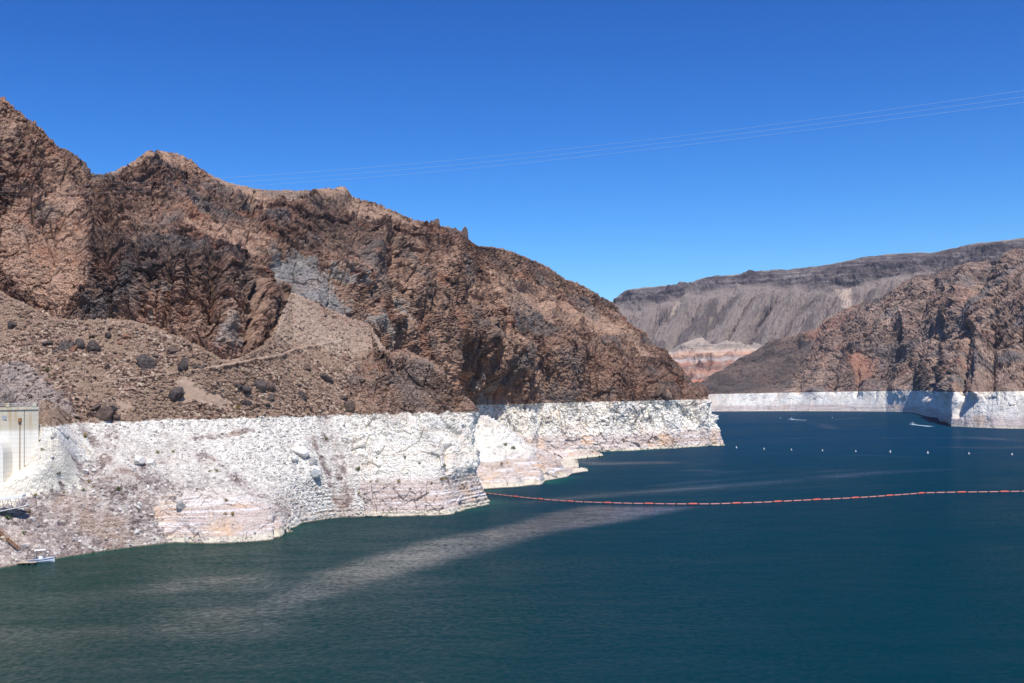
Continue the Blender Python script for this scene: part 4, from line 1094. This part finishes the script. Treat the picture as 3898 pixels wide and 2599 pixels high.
# ------------------------------------------------------------------ scree: uncountable small stones
def scree(name, mat, sh, mask, count, smin, smax, label, seed):
    r = np.random.default_rng(seed)
    w = mask * (sh['p'][:, 2] > .2)
    idx = r.choice(len(w), count, p=w / w.sum())
    vs, fs = [], []
    shapes = [rock_shape(2000 + k, 7, ICO1, 0) for k in range(12)]
    sz = smin * (smax / smin) ** (r.random(count) ** 2.6)
    for k, i in enumerate(idx):
        a = r.uniform(0, 6.28); ca, sa = math.cos(a), math.sin(a)
        v = shapes[k % 12] * np.array([1, .8, .62]) * sz[k]
        v = v @ np.array([[ca, sa, 0], [-sa, ca, 0], [0, 0, 1]])
        vs.append(v + sh['p'][i] + sh['n'][i] * sz[k] * .25); fs.append(ICO1F + k * len(ICO1))
    o = raw_mesh(name, np.concatenate(vs), [np.concatenate(fs)], mat, False)
    tag(o, label, kind='stuff')
def scree_mat(name, ramp):
    t = NT(name); v = t.xyz(t.vor(.35))
    return t.done(t.ramp(v[0], ramp), .93, None, .1)
nz_, nx_, ny_ = NEAR['p'][:, 2], NEAR['sx'], NEAR['sy']
soft_ = NEAR['at']['soft'] * (1 - NEAR['at']['smooth'])
scree('brown_scree', scree_mat('brown_stones', [(0, (.06, .045, .038)), (.45, (.16, .105, .08)), (.8, (.27, .185, .14)), (1, (.42, .34, .27))]), NEAR, soft_ * (nz_ > 40.5) * (nz_ < 100), 7000, .16, .95, 'brown stones scattered over the upper slope', 1)
scree('white_scree', scree_mat('white_stones', [(0, (.33, .30, .275)), (.4, (.54, .51, .47)), (1, (.76, .73, .67))]), NEAR, soft_ * (nz_ < 39.5) * (.04 + NEAR['at']['stony'] ** 2), 6000, .14, .7, 'white stones scattered over the bleached slope', 2)
# ------------------------------------------------------------------ desert shrubs
SH_MAT = dict(green=plain('green_leaves', (.075, .12, .030), .8, .4, 3), yellow=plain('yellow_leaves', (.27, .20, .06), .85, .35, 3), olive=plain('olive_leaves', (.13, .12, .045), .85, .4, 3))
M_STEM = plain('stem_wood', (.16, .11, .07), .9)
def shrub(sh, x, y, r, kind, label, seed):
    c = anchor(sh, x, y + r * .6, 3); sc = c[1] / FPX
    rr = np.random.default_rng(seed); R = r * sc
    n = int(130 + 14 * r)
    ctr = rr.normal(size=(7, 3)) * np.array([.42, .42, .22]) + np.array([0, 0, .55])
    ctr = ctr[rr.integers(0, 7, n)] + rr.normal(size=(n, 3)) * .24
    ctr[:, 2] = np.abs(ctr[:, 2])
    d1 = rr.normal(size=(n, 3)); d1 /= np.linalg.norm(d1, axis=1)[:, None]
    d2 = np.cross(d1, rr.normal(size=(n, 3))); d2 /= np.linalg.norm(d2, axis=1)[:, None]
    l = rr.uniform(.08, .19, n)[:, None]
    v = np.stack([ctr - d1 * l, ctr + d2 * l * .5, ctr + d1 * l, ctr - d2 * l * .5], 1).reshape(-1, 3) * R
    root = empty('shrub', tuple(c - np.array([0, 0, .08])))
    tag(root, label, 'shrub', kind + ' desert shrubs on the slope')
    raw_mesh('foliage', v, [np.arange(4 * n).reshape(n, 4)], SH_MAT[kind], False, None, root)
    b = MB()
    for k in range(5):
        a = k * 1.26 + seed; b.tube((0, 0, -.2), (math.cos(a) * R * .35, math.sin(a) * R * .35, R * .7), R * .045, 5, R * .015)
    b.build('stem', M_STEM, root)
SHRUBS = [
    (1365, 1780, 12, 'green', 'dark green shrub at the left edge of the banded cliff'), (456, 1858, 12, 'green', 'tall green shrub in the middle of the left slope'),
    (319, 1861, 8, 'green', 'small green shrub uphill left of the tall green one'), (30, 1966, 12, 'green', 'green shrub just below the truss walkway'),
    (94, 2026, 10, 'green', 'green shrub between the rusty stair and the white slab'), (1563, 1858, 6, 'green', 'small dark green shrub low on the banded cliff'),
    (1244, 1666, 9, 'olive', 'olive brown shrub at the top of the gravel gully'), (1541, 1736, 8, 'olive', 'olive shrub in the white part of the banded cliff'),
    (1599, 1758, 7, 'yellow', 'yellow shrub right of the olive one on the banded cliff'), (1691, 1770, 9, 'olive', 'shrub beside the dark notch at the right of the banded cliff'),
    (1682, 1820, 10, 'yellow', 'left one of the pair of yellow shrubs under the dark notch'), (1697, 1819, 8, 'yellow', 'right one of the pair of yellow shrubs under the dark notch'),
    (1519, 1826, 9, 'yellow', 'yellow shrub alone in the centre of the banded cliff'), (1436, 1830, 7, 'yellow', 'yellow shrub on the left of the banded cliff, right one of two'),
    (1411, 1829, 6, 'yellow', 'yellow shrub on the left of the banded cliff, left one of two'), (1366, 1873, 8, 'yellow', 'yellow shrub lowest at the left end of the banded cliff'),
    (1627, 1872, 7, 'yellow', 'low yellow shrub near the water on the banded cliff, right one'), (1605, 1873, 6, 'yellow', 'low yellow shrub near the water on the banded cliff, left one'),
    (1640, 1835, 7, 'yellow', 'yellow shrub left of the pair under the dark notch'), (1433, 1738, 6, 'olive', 'tiny olive shrub high at the left of the banded cliff'),
    (862, 1900, 10, 'yellow', 'upright yellow shrub above the banded rock near the water'), (888, 1952, 11, 'yellow', 'yellow shrub on the banded rock near the water'),
    (860, 1954, 8, 'yellow', 'smaller yellow shrub on the banded rock, left of the larger'), (338, 1826, 8, 'yellow', 'round yellow shrub below the cream coloured dome'),
    (244, 1869, 7, 'yellow', 'yellow shrub on the gravel path right of the walkway, upper one'), (136, 1880, 9, 'yellow', 'yellow shrub near the end of the walkway roof'),
    (114, 1945, 8, 'olive', 'olive shrub just right of the truss walkway foot'), (327, 1655, 15, 'yellow', 'wide dry yellow shrub along the top edge of the white slope'),
    (907, 1550, 12, 'yellow', 'bright yellow shrub just above the white band'), (660, 1714, 8, 'yellow', 'yellow shrub above the large white boulder, right one'),
    (602, 1716, 9, 'yellow', 'yellow shrub above the large white boulder, left one'), (824, 1786, 9, 'yellow', 'yellow shrub in the gravel streak right of the white boulders'),
    (798, 1788, 7, 'yellow', 'smaller yellow shrub left of the one in the gravel streak'), (183, 1404, 13, 'olive', 'olive shrub where grey rubble meets the brown slope'),
    (752, 1859, 7, 'yellow', 'yellow shrub uphill of the banded rock, right of the small white boulder'), (163, 1706, 8, 'olive', 'olive shrub in the middle of the cream coloured dome'),
    (258, 1664, 7, 'olive', 'olive shrub high on the right of the cream coloured dome'), (150, 1672, 8, 'olive', 'olive shrub high on the left of the cream coloured dome'),
    (225, 1800, 10, 'olive', 'olive shrub along the foot of the cream coloured dome'),
]
for i, (x, y, r, k, l) in enumerate(SHRUBS): shrub(NEAR, x, y, r, k, l, 50 + i)
for i, (x, y, r, k, l) in enumerate([(1910, 1762, 7, 'yellow', 'yellow shrub on the middle ledge of the rocky point'), (1927, 1690, 9, 'olive', 'left shrub on the crest of the rocky point'),
                                     (1957, 1702, 10, 'green', 'green shrub on the crest of the rocky point, right one')]): shrub(TOE, x, y, r, k, l, 90 + i)

# ------------------------------------------------------------------ concrete wall at the left edge
def concrete_mat():
    t = NT('stained_concrete')
    z = t.xyz()[2]
    n = t.noise(.25, 6, .6); v = t.noise(.5, 5, .65, k=(1, 1, .06)); lift = t.noise(.8, 2, .5, k=(.01, .01, 1))
    c = t.mix(n, (.48, .43, .33), (.62, .57, .45))
    c = t.mix(t.step(z, 39.5, 37.8), c, t.mix(n, (.70, .66, .57), (.82, .79, .70)))
    st = t.math('MULTIPLY', t.step(v, .47, .62), t.step(z, 36, 44))
    c = t.mix(t.math('MULTIPLY', st, .85), c, (.42, .27, .12))
    c = t.mix(t.math('MULTIPLY', t.step(v, .5, .68), .25), c, (.50, .43, .33))
    w = t.N.new('ShaderNodeTexWave'); w.wave_type = 'BANDS'; w.bands_direction = 'Z'; w.inputs['Scale'].default_value = .21; w.inputs['Distortion'].default_value = .25
    t.put(w.inputs['Vector'], t.pos)
    c = t.mix(t.math('MULTIPLY', t.step(w.outputs['Fac'], .04, .0), .3), c, (.27, .24, .20))
    return t.done(c, .9, t.bump(n, .1, .5), .2)
M_CONC = concrete_mat()
M_METAL = plain('galvanised_metal', (.42, .43, .43), .45, .15, 3, .5, .3)
M_WHITE = plain('white_paint', (.80, .80, .79), .5, .04)
M_RUSTP = plain('rusty_metal', (.26, .13, .055), .9, .5, 1.5)
M_BLACK = plain('black_rubber', (.03, .03, .032), .7)
root = empty('concrete_wall', (0, 0, 0))
tag(root, 'tall curved concrete wall with rust stains and a railing at the left edge', 'wall')
top = world_pt(60, 1549, 372.0); TZ = float(top[2])
cx0 = float(world_pt(-60, 1540, 372.0)[0]); RAD = 26.0; CYY = 372.0 + RAD
WEND = 270 + math.degrees(math.asin((float(world_pt(141, 1600, 376.0)[0]) - cx0) / RAD)); print('wend', WEND)
b = MB(); secs = []
for a in np.radians(np.linspace(200, WEND, 60)):
    dx, dy = math.cos(a), math.sin(a)
    secs.append([(cx0 + dx * RAD, CYY + dy * RAD, 10), (cx0 + dx * RAD, CYY + dy * RAD, TZ), (cx0 + dx * (RAD - 2.5), CYY + dy * (RAD - 2.5), TZ), (cx0 + dx * (RAD - 2.5), CYY + dy * (RAD - 2.5), 10)])
b.loft(secs); b.build('wall', M_CONC, root)
b = MB(); secs = []
for a in np.radians(np.linspace(200, WEND, 60)):
    dx, dy = math.cos(a), math.sin(a)
    secs.append([(cx0 + dx * (RAD + .35), CYY + dy * (RAD + .35), TZ - .9), (cx0 + dx * (RAD + .35), CYY + dy * (RAD + .35), TZ + .02), (cx0 + dx * (RAD - 2.6), CYY + dy * (RAD - 2.6), TZ + .02), (cx0 + dx * (RAD - 2.6), CYY + dy * (RAD - 2.6), TZ - .9)])
b.loft(secs); b.build('coping', M_CONC, root)
for a in np.radians([258, 276, 286, WEND - 3]):
    b = MB(); b.box((cx0 + math.cos(a) * (RAD - .4), CYY + math.sin(a) * (RAD - .4), TZ + .7), (1.7, 1.2, 1.36), a); b.build('pier', M_CONC, root)
rail = MB()
for h in (.6, 1.15):
    pts = [(cx0 + math.cos(a) * (RAD - .3), CYY + math.sin(a) * (RAD - .3), TZ + h) for a in np.radians(np.linspace(210, WEND, 40))]
    for p, q in zip(pts[:-1], pts[1:]): rail.tube(p, q, .05, 5)
for a in np.radians(np.linspace(210, WEND, 34)): rail.tube((cx0 + math.cos(a) * (RAD - .3), CYY + math.sin(a) * (RAD - .3), TZ), (cx0 + math.cos(a) * (RAD - .3), CYY + math.sin(a) * (RAD - .3), TZ + 1.15), .045, 5)
rail.build('railing', M_METAL, root)
def on_wall(x):
    ang = math.asin((float(world_pt(x, 1600, 373.0)[0]) - cx0) / (RAD + .18)); return (cx0 + math.sin(ang) * (RAD + .18), CYY - math.cos(ang) * (RAD + .18))
px_, py_ = on_wall(70)
b = MB(); b.tube((px_, py_, 24), (px_, py_, 41.6), .14, 8); b.tube((px_, py_ - .1, 41.4), (px_, py_ + .15, 42.6), .55, 10); b.build('drain_pipe', M_RUSTP, root)
px_, py_ = on_wall(84)
b = MB(); b.tube((px_, py_, 26), (px_, py_, TZ), .07, 6); b.build('cable_conduit', M_BLACK, root)
px_, py_ = on_wall(17)
b = MB(); b.box((px_, py_ + .1, 43.2 - .3), (1.6, .12, 1.3)); b.build('access_panel', M_METAL, root)
# arched buttress in front of the wall, cut by the picture's edge
b = MB(); secs = []
ax = float(world_pt(-38, 1700, 368.0)[0])
for a in np.linspace(0, math.pi, 24):
    x = ax + math.cos(a) * 4.9; z = 31.0 + math.sin(a) * 6.3
    secs.append([(x, 366.5, z), (x, 373, z), (x, 373, 12), (x, 366.5, 12)])
b.loft(secs); b.build('arched_buttress', M_CONC, root)

# ------------------------------------------------------------------ truss walkway
root = empty('truss_walkway', tuple(world_pt(0, 1950, 352)))
tag(root, 'white roofed metal truss walkway leaving the picture at the left edge', 'walkway')
RX, RY, RZ = root.location
def q(x, y, d): return np.array(world_pt(x, y, d)) - np.array([RX, RY, RZ])
LT, RT = q(-190, 1926, 349), q(86, 1888, 355)        # top chord, near side
LB, RB = q(-190, 1986, 349), q(100, 1925, 355)      # bottom chord, near side
W = np.array([-.5, 3.3, 0])
deck = MB(); deck.loft([[LB, LB + W, LB + W + [0, 0, -.3], LB + [0, 0, -.3]], [RB, RB + W, RB + W + [0, 0, -.3], RB + [0, 0, -.3]]]); deck.build('deck', plain('grey_deck', (.16, .165, .18), .8), root)
rf = MB(); rf.loft([[LT + [0, -.2, .35], LT + W + [0, .2, .35], LT + W + [0, .2, -.3], LT + [0, -.2, -.3]], [RT + [0, -.2, .35], RT + W + [0, .2, .35], RT + W + [0, .2, -.3], RT + [0, -.2, -.3]]]); rf.build('roof', M_WHITE, root)
for off in (np.zeros(3), W):
    ch = MB(); ch.tube(LB + off, RB + off, .16, 6); ch.tube(LT + off, RT + off, .12, 6); ch.build('chord', M_METAL, root)
    n = 9
    for k in range(n + 1):
        f = k / n
        a, c = LB + (RB - LB) * f + off, LT + (RT - LT) * f + off
        b = MB(); b.tube(a, c, .09, 5); b.build('post', M_METAL, root)
        if k < n:
            g = (k + 1) / n
            b = MB(); b.tube(a, LT + (RT - LT) * g + off, .07, 5); b.build('brace', M_METAL, root)

# ------------------------------------------------------------------ rusty stair down to the water
A = anchor(NEAR, -6, 2018, 4) + np.array([0, -.9, .5]); B = anchor(NEAR, 78, 2090, 4) + np.array([0, -.9, .5])
root = empty('metal_stair', tuple(A)); tag(root, 'narrow rusty metal stair running down the slope to the shore', 'stair')
d = B - A; L = np.linalg.norm(d); u = d / L; side = np.cross(u, [0, 0, 1.0]); side /= np.linalg.norm(side)
for sgn in (-1, 1):
    b = MB(); b.tube(side * sgn * .55, d + side * sgn * .55, .12, 6); b.build('stringer', M_RUSTP, root)
    b = MB(); b.tube(side * sgn * .55 + np.array([0, 0, 1.0]), d + side * sgn * .55 + np.array([0, 0, 1.0]), .06, 6)
    for k in range(9): b.tube(d * (k / 8) + side * sgn * .55, d * (k / 8) + side * sgn * .55 + np.array([0, 0, 1.0]), .05, 5)
    b.build('handrail', M_RUSTP, root)
for k in range(26):
    b = MB(); b.box(d * ((k + .5) / 26) + np.array([0, 0, .12]), (1.15, .34, .1), math.atan2(side[1], side[0])); b.build('tread', M_RUSTP, root)

# ------------------------------------------------------------------ boats
M_HULL = plain('white_hull', (.75, .77, .79), .3, .04, 2, .5)
M_NAVY = plain('blue_trim', (.03, .08, .20), .4)
M_GLASS = plain('dark_glass', (.03, .04, .05), .1, .1, 2, .5)
def hull_mesh(L, Wd, H, draft=.25):
    b = MB(); secs = []
    for f in np.linspace(0, 1, 14):
        w = Wd / 2 * (1 - max(0, (f - .45) / .55) ** 2.2) * (.92 + .08 * min(1, f * 4))
        w = max(w, .02); h = H * (1 + .35 * f ** 2)
        x = -L / 2 + L * f
        secs.append([(x, -w, h), (x, -w * .93, h * .35), (x, -w * .45, -draft * (1 - f ** 3)), (x, w * .45, -draft * (1 - f ** 3)), (x, w * .93, h * .35), (x, w, h), (x, w * .82, h), (x, w * .78, h * .45), (x, -w * .78, h * .45), (x, -w * .82, h)])
    b.loft(secs); return b
def trim_mesh(L, Wd, H):
    b = MB()
    for sgn in (-1, 1):
        pts = []
        for f in np.linspace(0, 1, 14):
            w = max(Wd / 2 * (1 - max(0, (f - .45) / .55) ** 2.2) * (.92 + .08 * min(1, f * 4)), .02)
            pts.append((-L / 2 + L * f, sgn * (w + .03), H * (1 + .35 * f ** 2) * .8))
        for a, c in zip(pts[:-1], pts[1:]): b.tube(a, c, .07, 5)
    return b
def boat(name, loc, rz, L, Wd, H, label, group, cabin):
    r = empty(name, loc, rz); tag(r, label, 'boat', group)
    hull_mesh(L, Wd, H).build('hull', M_HULL, r); trim_mesh(L, Wd, H).build('trim', M_NAVY, r)
    b = MB(); b.box((-.2, 0, H * .45 + .55), (1.1, .9, 1.1), 0, .85); b.build('console', M_HULL, r)
    b = MB(); b.loft([[(.36, -.42, H * .45 + 1.1), (.40, -.42, H * .45 + 1.1), (.40, .42, H * .45 + 1.1), (.36, .42, H * .45 + 1.1)], [(.12, -.38, H * .45 + 1.55), (.16, -.38, H * .45 + 1.55), (.16, .38, H * .45 + 1.55), (.12, .38, H * .45 + 1.55)]]); b.build('windscreen', M_GLASS, r)
    b = MB()
    for x in (-1.3, .7):
        for y in (-Wd * .33, Wd * .33):
            b = MB(); b.tube((x, y, H * .5), (x, y, H + 1.95), .07, 6); b.build('canopy_post', M_METAL, r)
    b = MB(); b.box((-.3, 0, H + 2.0), (2.7, Wd * .82, .12), 0, .94); b.build('canopy', M_WHITE, r)
    b = MB(); b.box((-1.7, 0, H * .45 + .3), (.6, Wd * .6, .55), 0, .9); b.build('seat', M_NAVY, r)
    b = MB(); b.box((1.5, 0, H * .45 + .28), (.7, .8, .5), 0, .8); b.build('seat', M_NAVY, r)
    m = empty('outboard_motor', (0, 0, 0)); m.parent = r
    b = MB(); b.box((-L / 2 - .35, 0, H * 1.05), (.5, .42, .6), 0, .8); b.build('motor_cover', M_BLACK if not cabin else M_HULL, m)
    b = MB(); b.tube((-L / 2 - .35, 0, H * .8), (-L / 2 - .35, 0, -.5), .1, 6); b.build('motor_leg', M_METAL, m)
    return r
p0 = on_water(158.0, 2140.0)
mb_ = boat('motor_boat', (float(p0[0]), float(p0[1]), 0), .30, 6.4, 2.3, .85, 'white motor boat with a white canopy moored at the left shore', 'motor boats', False)
mb_.scale = (1.15, 1.15, 1.3)
p0 = on_water(106.0, 2149.0)
fd = empty('floating_dock', (float(p0[0]), float(p0[1]), 0), .12); tag(fd, 'small tan floating dock behind the moored boat', 'dock')
fd.scale = (1.25, 1.25, 1.25)
b = MB()
for k in range(9): b.box((-1.8 + k * .45, 0, .55), (.42, 2.0, .1))
b.build('deck', plain('dock_planks', (.48, .39, .29), .8, .2), fd)
for k in (-1.4, 0, 1.4):
    b = MB(); b.tube((k, -.95, .22), (k, .95, .22), .27, 10); b.build('float', M_BLACK, fd)
b = MB(); b.tube((-1.7, .9, .5), (-1.7, .9, 1.5), .06, 6); b.build('post', M_METAL, fd)
b = MB(); b.tube((1.6, -.9, .5), (1.6, -.9, 1.3), .06, 6); b.build('post', M_METAL, fd)
p0 = on_water(118.0, 2137.0)
b = MB(); b.lathe((0, 0, 0), [(.32, 0), (.38, .15), (.38, .5), (.3, .62)], 10)
o = b.build('orange_tub', plain('orange_plastic', (.75, .20, .06), .5)); o.location = (float(p0[0]), float(p0[1]) - .2, .75); tag(o, 'small orange tub on the floating dock', 'tub')
for (x, y, rz, label, wl, wx2, wy2) in ((3012, 1597, 3.05, 'white motor boat speeding left on the far water with a long wake', 52, 3070, 1599), (3473, 1616, 2.9, 'white motor boat heading left near the right headland', 60, 3545, 1623)):
    p0 = on_water(float(x), float(y))
    boat('motor_boat', (float(p0[0]), float(p0[1]), .1), rz, 7.8 if x < 3100 else 6.6, 2.6, 1.0, label, 'motor boats', True)
    p1 = on_water(float(wx2), float(wy2)); n = 40
    tt = np.linspace(0, 1, n)[:, None]
    c = p0 * (1 - tt) + p1 * tt; dd = (p1 - p0) / np.linalg.norm(p1 - p0); sd = np.array([-dd[1], dd[0], 0])
    w = (1.1 + tt * 2.6) * (1 + .25 * np.array([math.sin(k * 1.7) for k in range(n)])[:, None])
    zz = .62 * (1 - tt) ** 2 + .10
    P = np.concatenate([c - sd * w + [0, 0, .04], c + [0, 0, 1] * zz, c + sd * w + [0, 0, .04]], 0)
    F = [(k, k + 1, n + k + 1, n + k) for k in range(n - 1)] + [(n + k, n + k + 1, 2 * n + k + 1, 2 * n + k) for k in range(n - 1)]
    t = NT('wake_foam'); mm = t.done(t.mix(t.step(t.noise(.9, 4, .7), .38, .58), (.10, .25, .32), (.72, .80, .82)), .6)
    tag(raw_mesh('boat_wake', P, [np.array(F, np.int32)], mm, True), 'foam wake trailing behind a far motor boat', kind='stuff')

# ------------------------------------------------------------------ buoys
M_BUOY = plain('buoy_white', (.78, .79, .76), .45, .05)
def make_buoy():
    r = empty('marker_buoy', (0, 0, 0))
    b = MB(); b.lathe((0, 0, 0), [(.45, -.5), (.85, -.3), (.9, .25), (.7, .5), (.42, .62)], 14); b.build('float', M_BUOY, r, True)
    b = MB(); b.lathe((0, 0, 0), [(.42, .6), (.40, 1.5), (.30, 2.0), (.12, 2.15)], 12); b.build('marker_post', M_BUOY, r, True)
    b = MB(); b.lathe((0, 0, 0), [(.425, 1.05), (.425, 1.3)], 12); b.build('stripe', plain('buoy_orange', (.75, .22, .06), .5), r)
    return r
def copy_thing(o):
    c = o.copy(); COL.objects.link(c)
    for ch in o.children:
        k = ch.copy(); COL.objects.link(k); k.parent = c
    return c
bu = make_buoy()
ordn = ['first', 'second', 'third', 'fourth', 'fifth', 'sixth', 'seventh', 'eighth', 'ninth']
for i, (x, y) in enumerate([(2804, 1705), (2909, 1710), (3013, 1713), (3131, 1716), (3258, 1719), (3389, 1721), (3532, 1725), (3689, 1728), (3853, 1731), (2970, 1592), (3168, 1590)]):
    o = bu if i == 0 else copy_thing(bu)
    pt = on_water(float(x), float(y)); o.location = (float(pt[0]), float(pt[1]), 0)
    o.rotation_euler = (random.uniform(-.14, .14), random.uniform(-.14, .14), i); sz = random.uniform(.56, .72); o.scale = (sz, sz, sz)
    if i < 9: tag(o, 'white marker buoy, %s from the left in the long row' % ordn[i], 'buoy', 'white buoys on the lake')
    else: tag(o, ['far white buoy just left of the speeding boat', 'far white buoy right of the speeding boat near the far shore'][i - 9], 'buoy', 'white buoys on the lake')

# ------------------------------------------------------------------ red floating boom
M_BOOM = NT('boom_plastic'); _n = M_BOOM.noise(.8, 4)
M_BOOM = M_BOOM.done(M_BOOM.mix(_n, (.50, .16, .13), (.68, .33, .28)), .55, None, .3)
M_BOOM2 = plain('boom_orange', (.62, .13, .09), .5, .1)
BP = [(1838, 1876), (1960, 1891), (2071, 1902), (2182, 1910), (2290, 1914), (2400, 1917), (2560, 1919), (2718, 1919), (2900, 1913), (3100, 1903), (3200, 1898.5), (3283, 1894), (3400, 1886), (3520, 1877), (3600, 1875), (3676, 1874), (3898, 1871), (4080, 1869)]
bw = np.array([on_water(float(a), float(b)) for a, b in BP])
sl = np.concatenate([[0], np.cumsum(np.linalg.norm(np.diff(bw, axis=0), axis=1))])
root = empty('floating_boom', tuple(bw[0])); tag(root, 'long chain of red floats strung across the lake', 'boom')
SEG = 4.6; nseg = int(sl[-1] / SEG)
print('boom', nseg, sl[-1])
def bpt(s): return np.array([np.interp(s, sl, bw[:, k]) for k in range(3)])
fl_a, fl_b = MB(), MB()
fl_a.lathe((0, 0, 0), [(.12, -2.0), (.23, -1.9), (.25, -1.2), (.25, 1.2), (.23, 1.9), (.12, 2.0)], 10)
fl_b.lathe((0, 0, 0), [(.10, -2.1), (.24, -1.95), (.38, -1.3), (.40, 0), (.38, 1.3), (.24, 1.95), (.10, 2.1)], 10)
pa = fl_a.build('float', M_BOOM, root, True); pb = fl_b.build('float', M_BOOM2, root, True)
cp = MB(); cp.box((0, 0, .05), (.34, .34, .8)); cp.tube((0, 0, .4), (0, 0, .85), .05, 5); pc = cp.build('coupling', M_BLACK, root)
for k in range(nseg):
    a, c = bpt(k * SEG), bpt((k + 1) * SEG); m = (a + c) / 2 - bw[0]; an = math.atan2(c[1] - a[1], c[0] - a[0])
    src = pb if k % 4 == 2 and k > 4 else pa
    used = src.get('u', 0)
    o = src if not used else src.copy()
    if used: COL.objects.link(o)
    src['u'] = 1
    o.location = (m[0], m[1], .12 + (.04 if src is pb else 0)); o.rotation_euler = (math.pi / 2, 0, an + math.pi / 2)
    o2 = pc if k == 0 else pc.copy()
    if k: COL.objects.link(o2)
    e = c - bw[0]; o2.location = (e[0], e[1], .1); o2.rotation_euler = (0, 0, an)

# ------------------------------------------------------------------ overhead cables
M_CABLE = plain('aluminium_cable', (.62, .66, .70), .4, .05, 2, .5, .2)
CAB = [([(-300, 716), (0, 719), (832, 673), (1300, 647), (1949, 586), (2718, 506), (3300, 425), (3898, 343), (4400, 270)], 'top one of the three thin cables crossing the sky'),
       ([(-300, 728), (0, 730), (888, 690), (1300, 666), (1949, 607), (2718, 521), (3300, 446), (3898, 368), (4400, 300)], 'middle one of the three thin cables crossing the sky'),
       ([(-300, 738), (0, 740), (943, 705), (1300, 684), (1949, 627), (2718, 536), (3300, 465), (3898, 391), (4400, 326)], 'lowest of the three thin cables crossing the sky')]
for i, (pts, label) in enumerate(CAB):
    xs = np.array([q_[0] for q_ in pts], float); ys = np.array([q_[1] for q_ in pts], float)
    co = np.polyfit((xs - 2000) / 2000, ys, 3)
    X = np.linspace(-300, 4400, 70); Y = np.polyval(co, (X - 2000) / 2000)
    D = np.interp(X, [-300, 4400], [430 + i * 5, 300 + i * 5])
    P = world_pt(X, Y, D)
    b = MB(); rad = .024
    for a, c, xx in zip(P[:-1], P[1:], X): b.tube(a, c, rad if xx > 800 else .012, 5, rad if xx > 740 else .012, False)
    tag(b.build('power_cable', M_CABLE), label, 'cable', 'overhead cables')

# ------------------------------------------------------------------ haze
hz = MB(); hz.box((0, 3200, 480), (15600, 12400, 1020))
t = NT('haze'); out = [n for n in t.N if n.type == 'OUTPUT_MATERIAL'][0]
for l in list(out.inputs['Surface'].links): t.L.remove(l)
t.N.remove(t.b)
pv = t.N.new('ShaderNodeVolumePrincipled'); pv.inputs['Color'].default_value = (.86, .90, 1.0, 1); pv.inputs['Density'].default_value = 2.2e-5
pv.inputs['Anisotropy'].default_value = .2
t.L.new(pv.outputs[0], out.inputs['Volume'])
tag(hz.build('haze', t.m), 'thin blue air haze over the whole valley', kind='stuff')
print('script', round(time.time() - T0, 1))
